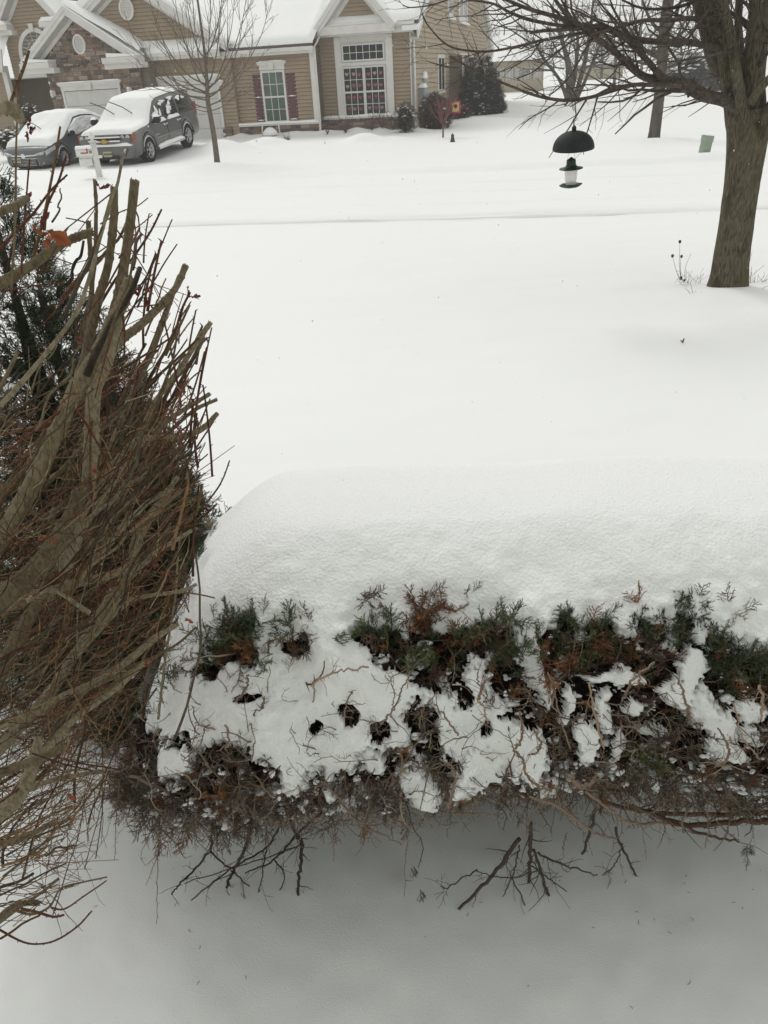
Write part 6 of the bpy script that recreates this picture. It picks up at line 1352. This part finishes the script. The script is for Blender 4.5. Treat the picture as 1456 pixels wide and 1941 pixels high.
ST_ = [
 ([(256, 342, 17), (247, 424, 18), (238, 485, 19), (228, 545, 20), (215, 600, 20), (190, 680, 18)], 1.32, 1.30),
 ([(247, 530, 23), (229, 578, 24), (198, 640, 25), (173, 686, 26), (139, 748, 28), (105, 825, 30), (71, 900, 32), (30, 975, 34), (-40, 1080, 36)], 1.25, 1.15),
 ([(216, 356, 15), (215, 424, 15), (204, 501, 16), (185, 578, 16), (165, 660, 17), (140, 740, 17)], 1.42, 1.38),
 ([(179, 340, 6), (182, 408, 7), (180, 480, 7.5), (172, 560, 8), (150, 660, 9)], 1.5, 1.45),
 ([(175, 440, 15), (117, 464, 17), (62, 501, 18), (0, 538, 20), (-60, 570, 20)], 1.05, 1.0),
 ([(168, 420, 9), (171, 485, 9), (173, 563, 10), (165, 640, 11), (140, 760, 12)], 1.45, 1.4),
 ([(352, 504, 13), (334, 545, 12), (303, 580, 14), (266, 617, 16), (235, 642, 17), (205, 680, 18), (170, 740, 18)], 1.55, 1.4),
 ([(340, 524, 8), (312, 600, 11), (292, 655, 12), (272, 700, 12), (230, 800, 13), (190, 900, 14)], 1.6, 1.5),
 ([(399, 612, 9), (371, 652, 11), (340, 700, 10), (309, 740, 10), (260, 830, 11), (200, 930, 12)], 1.65, 1.5),
 ([(411, 784, 9), (383, 812, 11), (340, 830, 11), (290, 828, 11), (240, 850, 12), (160, 960, 13)], 1.6, 1.4),
 ([(397, 747, 8), (340, 782, 9), (309, 807, 9), (263, 856, 9), (200, 940, 10), (120, 1050, 11)], 1.62, 1.4),
 ([(411, 757, 7), (371, 776, 7), (334, 807, 7), (280, 870, 8), (220, 960, 9)], 1.68, 1.5),
 ([(228, 600, 22), (215, 650, 24), (200, 690, 26), (180, 735, 27), (173, 810, 27), (172, 870, 27), (160, 960, 28), (120, 1080, 30)], 1.38, 1.2),
 ([(232, 298, 5), (222, 350, 6), (210, 377, 7), (185, 470, 7), (165, 540, 8), (140, 600, 8), (60, 700, 9), (0, 770, 10)], 1.0, .95),
 ([(340, 928, 15), (294, 968, 18), (263, 1017, 20), (247, 1073, 22), (220, 1130, 22), (180, 1190, 24)], 1.5, 1.3),
 ([(245, 1073, 18), (216, 1088, 16), (155, 1104, 17), (93, 1122, 18), (46, 1141, 18), (-20, 1166, 20)], 1.35, 1.1),
 ([(154, 930, 26), (133, 980, 28), (117, 1010, 32), (93, 1048, 36), (46, 1101, 38), (0, 1140, 42), (-80, 1220, 44)], 1.2, 1.05),
 ([(371, 1107, 6), (340, 1121, 7), (266, 1132, 8), (240, 1145, 9), (200, 1180, 10), (130, 1260, 12)], 1.45, 1.3),
 ([(337, 1183, 9), (294, 1209, 12), (247, 1249, 14), (185, 1292, 16), (124, 1320, 17), (56, 1354, 18), (-30, 1385, 20)], 1.4, 1.15),
 ([(272, 1258, 10), (216, 1308, 12), (139, 1363, 13), (86, 1422, 14), (30, 1500, 16)], 1.3, 1.1),
 ([(250, 1270, 6), (170, 1305, 7), (124, 1357, 8), (77, 1425, 9), (40, 1480, 9)], 1.25, 1.15),
 ([(124, 1413, 16), (77, 1438, 17), (30, 1455, 18), (-30, 1475, 20)], 1.05, 1.0),
 ([(75, 1400, 18), (55, 1470, 24), (31, 1517, 26), (-20, 1560, 28)], 1.1, 1.0),
 ([(198, 1462, 8), (124, 1474, 9), (70, 1490, 10), (0, 1520, 12)], 1.3, 1.15),
 ([(104, 1555, 9), (46, 1588, 11), (-20, 1606, 13)], 1.2, 1.1),
 ([(74, 1712, 10), (40, 1714, 11), (15, 1726, 12), (-20, 1760, 13)], 1.15, 1.1),
 ([(168, 1160, 9), (100, 1120, 8), (50, 1140, 10)], 1.1, 1.05),
 ([(50, 375, 13), (20, 392, 14), (-30, 415, 15)], .75, .7),
 ([(40, 225, 20), (20, 205, 24), (-20, 215, 26)], .55, .52),
 ([(372, 1002, 6), (340, 1020, 8), (300, 1045, 9), (240, 1100, 10), (170, 1180, 12)], 1.6, 1.4),
 ([(388, 640, 6), (360, 690, 8), (330, 720, 8), (290, 800, 9), (230, 900, 10)], 1.7, 1.55),
 ([(150, 960, 20), (90, 1090, 22), (40, 1200, 24), (-20, 1300, 26)], 1.35, 1.2),
 ([(215, 1120, 16), (150, 1230, 18), (80, 1330, 20), (-10, 1430, 24)], 1.4, 1.2),
]
STA = [stem(p, a, b) for p, a, b in ST_]
tw = MB()
for A in STA:    # side shoots on the stems
    twigs(tw, A[2:, :3], A[2:, 3], 14, .06, .26, .7, (.3, 0, .7), 1, .11, 5, .0009, t0=.05, ratio=.22, col=SR_[0])
# traced thin shoots
for pts, Y in [([(57, 300, 3), (52, 340, 3), (45, 420, 4), (40, 520, 4)], 1.0), ([(38, 160, 3), (36, 260, 3.6), (30, 400, 4), (20, 560, 5)], .9), ([(52, 90, 5), (40, 130, 6), (22, 180, 6), (10, 215, 7)], .7), ([(118, 242, 4), (108, 300, 4.5), (94, 360, 5), (80, 420, 6), (60, 500, 7)], 1.05), ([(128, 298, 4), (112, 345, 4.4), (88, 395, 5), (82, 440, 6)], 1.05), ([(128, 335, 3.5), (95, 365, 4.5), (60, 408, 5), (15, 455, 6), (-20, 500, 7)], 1.1),
               ([(305, 398, 3.5), (285, 440, 4.5), (255, 485, 5), (220, 530, 5.5), (180, 600, 6)], 1.5), ([(326, 417, 2.5), (300, 480, 3), (275, 530, 3.5), (250, 560, 4), (215, 610, 4)], 1.55), ([(336, 464, 2.5), (312, 500, 3), (285, 545, 3.5), (255, 580, 4), (230, 620, 4)], 1.55), ([(279, 376, 2), (258, 392, 2.4), (228, 402, 2.6), (190, 425, 3)], 1.5), ([(288, 408, 2), (262, 430, 2.4), (222, 455, 2.6), (185, 480, 3)], 1.5), ([(122, 413, 2), (148, 418, 2.4), (170, 425, 2.4)], 1.3),
               ([(362, 556, 5), (345, 590, 5), (330, 640, 5.5), (300, 690, 6), (270, 740, 7)], 1.65), ([(437, 873, 3), (425, 905, 3.2), (410, 930, 3.6), (380, 965, 4), (330, 1010, 5), (260, 1080, 6)], 1.65), ([(411, 955, 4), (385, 980, 4.4), (350, 1010, 5), (300, 1060, 5.5)], 1.6), ([(385, 917, 6), (378, 950, 6.4), (365, 985, 7), (320, 1010, 7), (260, 1060, 8)], 1.6), ([(372, 1188, 4.4), (340, 1215, 4.8), (300, 1240, 5), (250, 1270, 6), (180, 1330, 7)], 1.45), ([(408, 1133, 2.6), (385, 1128, 3), (340, 1122, 3.4)], 1.46), ([(366, 1110, 3), (345, 1150, 3), (310, 1190, 3.4), (270, 1250, 4)], 1.5),
               ([(395, 860, 2.5), (360, 890, 3), (300, 950, 4), (240, 1020, 5)], 1.7), ([(386, 700, 2.6), (360, 720, 3), (320, 770, 3.6), (260, 850, 4)], 1.7), ([(385, 870, 2.5), (340, 880, 3), (280, 940, 4)], 1.68), ([(173, 1728, 3), (148, 1755, 3.4), (111, 1780, 3.6), (80, 1788, 3.6), (46, 1784, 4), (0, 1761, 5), (-30, 1745, 5)], 1.15), ([(199, 1662, 3), (154, 1672, 3.4), (117, 1684, 3.8), (93, 1718, 4.4), (62, 1730, 5), (30, 1722, 6)], 1.18), ([(198, 1669, 2.6), (157, 1700, 3), (120, 1724, 3.4), (95, 1720, 4)], 1.18), ([(120, 1735, 4), (100, 1738, 5), (70, 1728, 6), (40, 1720, 7)], 1.16),
               ([(175, 1460, 3), (120, 1450, 3.4), (60, 1430, 4)], .95), ([(223, 1460, 3), (170, 1450, 3.4), (110, 1435, 4)], 1.2), ([(242, 280, 3), (238, 296, 3.4)], 1.0), ([(180, 560, 2), (140, 540, 2.2), (90, 540, 2.4), (0, 550, 2.6)], 1.2), ([(360, 1160, 2.6), (350, 1130, 2.2), (340, 1100, 2)], 1.5)]:
    P, R = pl([(q[0], q[1], q[2], Y) for q in pts]); P = P+.004*np.stack([vnoise(P+i*5, 9) for i in range(3)], -1); c = pick(SR_, 1)[0] if Y < 1.35 and rng.random() < .7 else pick(SB, 1)[0]*.7
    tw.tube(P, R, 6, col=c)
    for i in range(2, len(P)-1, 3):      # buds at the nodes
        e = perp((P[i+1]-P[i])/np.linalg.norm(P[i+1]-P[i])); tw.tube([P[i], P[i]+e*R[i]*2.2+(P[i-1]-P[i])*.3], [R[i]*.8, R[i]*.3], 4, col=c*.8)
# procedural fill: shoots that run back down the fan
SIL = [(120, 20), (200, 40), (240, 110), (340, 232), (420, 296), (500, 340), (560, 352), (612, 390), (700, 372), (760, 398), (790, 400), (880, 402), (960, 400), (1010, 376), (1100, 362), (1180, 345), (1260, 320), (1330, 290), (1400, 262), (1480, 232), (1560, 205), (1640, 190), (1700, 150)]
sx = lambda y: float(np.interp(y, [a for a, _ in SIL], [b for _, b in SIL]))
def fan(y): return math.radians(float(np.interp(y, [200, 450, 700, 900, 1100, 1300, 1500, 1700], [80, 72, 60, 50, 42, 36, 28, 12])))
for k in range(1050):
    y = rng.uniform(330, 1730); lim_ = sx(y)
    if y < 620 and rng.random() < .84: continue
    if y < 900 and rng.random() < .45: continue
    if y > 1500 and rng.random() < .55: continue
    x = lim_-abs(rng.normal())*lim_*.42-4 if rng.random() < .6 else rng.uniform(-60, lim_)
    a = fan(y)+rng.normal()*(.20 if rng.random() < .75 or y > 1420 or y < 900 else .5); L_ = rng.uniform(70, 420)*(1 if y < 1500 else .6); Y0 = rng.uniform(1.0, 1.85) if x > 120 else rng.uniform(.95, 1.9)
    thick = rng.random(); w_ = (rng.uniform(1.4, 3.0) if thick < .72 else rng.uniform(3, 6.5) if thick < .95 else rng.uniform(7, 11))
    if w_ > 6: x = min(x, lim_-40); L_ = max(L_, 260)
    if 1020 < y < 1450 and x > lim_-130 and rng.random() < .62: continue
    n = 7; f = np.linspace(0, 1, n); cv = rng.normal()*(.30 if w_ < 6 else .1); ang_ = a-cv*f; xs_ = x-np.cumsum(np.cos(ang_))*L_/n; ys_ = y+np.cumsum(np.sin(ang_))*L_/n
    Ys = Y0-.16*f*(Y0-.9)-rng.uniform(0, .1)*f
    P = np.array([at(xx, yy, max(YY, .9)) for xx, yy, YY in zip(xs_, ys_, Ys)])
    if (P[:, 2] < -2.12).any(): P = P[P[:, 2] > -2.15]
    if len(P) < 4: continue
    P = P+rng.normal(size=P.shape)*.003; dep = Y0*1.15; r0 = w_*dep/F/2; R = np.linspace(r0*.75, r0*1.15, len(P))
    u = rng.random(); c = pick(SR_, 1)[0] if u < .20 else pick(SB, 1)[0] if u < .68 else pick(SG, 1)[0]*.85
    if rng.random() < .38: c = c*.38  # some twigs darkened to stand in for the shaded gaps
    P = spline(P, 12); R = np.interp(np.linspace(0, 1, 12), np.linspace(0, 1, len(R)), R); tw.tube(P, R, 5 if w_ < 4 else 8, col=c*rng.uniform(.7, 1.25))
    if rng.random() < .5: twigs(tw, P, R, 9, .04, .13, .7, (.2, 0, .6), 0, .12, 4, .0008, t0=.0, ratio=.5, col=c*.8)
for k in range(105):
    y = rng.uniform(400, 1330); lim_ = sx(y); x = lim_-abs(rng.normal())*60+16*rng.random(); a = fan(y)+rng.normal()*.30; L_ = rng.uniform(60, 190); Y0 = rng.uniform(1.45, 1.75)
    if y < 560 and rng.random() < .5: continue
    n = 7; f = np.linspace(0, 1, n); cv = rng.normal()*.12; an = a-cv*f
    P = np.array([at(x-L_*q*math.cos(b), y+L_*q*math.sin(b), Y0-.08*q) for q, b in zip(f, an)]); w_ = rng.uniform(2.2, 5.5)*Y0*1.15/F/2; c = (pick(SR_, 1)[0] if rng.random() < .6 else pick(SB, 1)[0]*.6)
    tw.tube(P, np.linspace(w_*.7, w_, n), 6, col=c)
    for i in range(n-1):
        if rng.random() < .6: e = perp((P[i+1]-P[i])/np.linalg.norm(P[i+1]-P[i])); tw.tube([P[i], P[i]+e*w_*2.4+(P[i]-P[i+1])*.12], [w_*.6, w_*.2], 3, col=c*.8)
# fine criss-crossing growth
for k in range(1300):
    y = rng.uniform(760, 1700); x = rng.uniform(-40, sx(y)-18); a = fan(y)+rng.normal()*1.0; L_ = rng.uniform(30, 150); Y0 = rng.uniform(1.05, 1.9)
    if x+L_*math.cos(a) > sx(y-L_*math.sin(a))+4: continue
    d = ray(x+L_*math.cos(a), y-L_*math.sin(a)); p = at(x, y, Y0); q = d*(Y0/d[1]); dd = q-p
    if p[2] < -2.1: continue
    Q = limb_pts(p, dd+rng.normal(size=3)*.02, np.linalg.norm(dd), 7, .12, (0, 0, .4)); c = pick(SB, 1)[0] if rng.random() < .6 else pick(SR_, 1)[0]; tw.tube(Q, np.linspace(.0011, .0006, 7), 3, col=c*rng.uniform(.7, 1.6))
o = tw.build('twigs', M['twig'], shrub); o.matrix_parent_inverse = Matrix.Translation(-Vector(shrub.location)); o['kind'] = 'stuff'
# withered leaves
def leaf(x, y, Y, s, col):
    p = at(x, y, Y); m = MB(); n = 9; U = np.linspace(0, 1, n); G = []
    a = rng.uniform(0, 2*PI); b = rng.normal(size=3); b /= np.linalg.norm(b); c_ = perp(b); e = np.cross(b, c_)
    for u in U:
        w_ = s*.30*math.sin(PI*min(1, u*.95+.05))**.8*(.55+.7*abs(math.sin(7*u+a))); curl = s*.7*u*u
        G.append([p+b*s*u+c_*w_*v+e*(abs(v)*w_*.8+curl+rng.normal()*s*.08) for v in (-1, -.5, 0, .5, 1)])
    m.grid(np.array(G), col=np.broadcast_to(col, (n, 5, 3))); o = m.build('leaf', M['leaf'], shrub); o.matrix_parent_inverse = Matrix.Translation(-Vector(shrub.location))
LO = (.26, .08, .032); LR = (.12, .032, .022); LB = (.26, .10, .05)
for x, y, Y, s, c in [(88, 440, .95, .026, LO), (94, 455, .95, .018, LO), (80, 425, .95, .014, LR), (55, 245, .75, .010, LR), (62, 240, .75, .009, LR), (50, 252, .75, .009, LR), (186, 358, 1.4, .016, LR), (262, 552, 1.5, .024, LR), (268, 560, 1.5, .02, LR), (255, 560, 1.5, .02, LB), (360, 560, 1.65, .018, LR), (392, 640, 1.65, .016, LR), (158, 655, 1.2, .018, LR), (168, 660, 1.2, .014, LR), (180, 890, 1.2, .024, LO), (98, 1018, 1.1, .02, LO),
                      (300, 1075, 1.5, .022, LO), (308, 1090, 1.5, .02, LO), (330, 1135, 1.5, .024, LR), (368, 1182, 1.45, .022, LO), (380, 960, 1.6, .02, LR), (352, 1000, 1.6, .022, LO), (340, 965, 1.6, .02, LO), (268, 1258, 1.35, .02, LO), (130, 1503, 1.1, .018, LO), (118, 1613, 1.2, .016, LO), (68, 1628, 1.2, .016, LO), (358, 728, 1.6, .016, LR), (300, 590, 1.6, .014, LR), (60, 365, .8, .010, LR)]:
    for _ in range(1 if rng.random() < .6 else 2): leaf(x+rng.normal()*3, y+rng.normal()*3, Y, s*rng.uniform(.8, 1.1), np.array(c)*rng.uniform(.8, 1.2))
# bits fallen on the snow below the hedge
db = MB()
for k in range(34):
    x, y = rng.uniform(150, 1450), 1640+abs(rng.normal())*110
    p = atz(x, y, -2.2); p[2] = gzs(p[0], p[1])+.001
    if p[1] < .9: continue
    a = rng.uniform(0, 2*PI); l = rng.uniform(.002, .010); db.tube([p, p+[l*math.cos(a), l*math.sin(a), .001], p+[l*1.8*math.cos(a+.4), l*1.8*math.sin(a+.4), .0006]], [.0008, .0007, .0003], 4, col=(.10, .07, .045))
o = db.build('fallen_needles', M['needle']); o['kind'] = 'stuff'
# ================================================================ falling snow: single flakes in the air
n = 1900; fl = MB(); Yf_ = 1.2+36*rng.random(n)**1.3; xx = rng.uniform(-20, 1480, n); yy = rng.uniform(-20, 1960, n)
V, T = [], []
base = np.array([(1, 0, 0), (-1, 0, 0), (0, 1, 0), (0, -1, 0), (0, 0, 1.6), (0, 0, -1.6)]); fc = np.array([(0, 2, 4), (2, 1, 4), (1, 3, 4), (3, 0, 4), (2, 0, 5), (1, 2, 5), (3, 1, 5), (0, 3, 5)])
k = 0
for i in range(n):
    p = at(xx[i], yy[i], Yf_[i])
    if p[2] < -2.15 or Yf_[i] < 1.15: continue
    r = (.0011+.00022*Yf_[i])*rng.uniform(.6, 1.2); V.append(p+base*r); T.append(fc+6*k); k += 1
fl.add(np.concatenate(V), np.concatenate(T)); o = fl.build('falling_snow', M['snow_far']); o['kind'] = 'stuff'
# ================================================================ haze of falling snow
zl = -4.5
hm = MB(); hm.box(-500, 500, -30, 470, zl, 13)
hz = hm.build('haze', bpy.data.materials.new('haze'), smooth=False); hz['kind'] = 'stuff'
hmt = hz.data.materials[0]; hmt.use_nodes = True; nt = hmt.node_tree; nt.nodes.clear()
out = nt.nodes.new('ShaderNodeOutputMaterial'); pv = nt.nodes.new('ShaderNodeVolumePrincipled')
pv.inputs['Color'].default_value = (.96, .965, .96, 1); pv.inputs['Density'].default_value = .0014; pv.inputs['Anisotropy'].default_value = .1
nt.links.new(pv.outputs[0], out.inputs['Volume'])
sc.cycles.volume_bounces = 3; sc.cycles.max_bounces = 10; sc.cycles.diffuse_bounces = 5
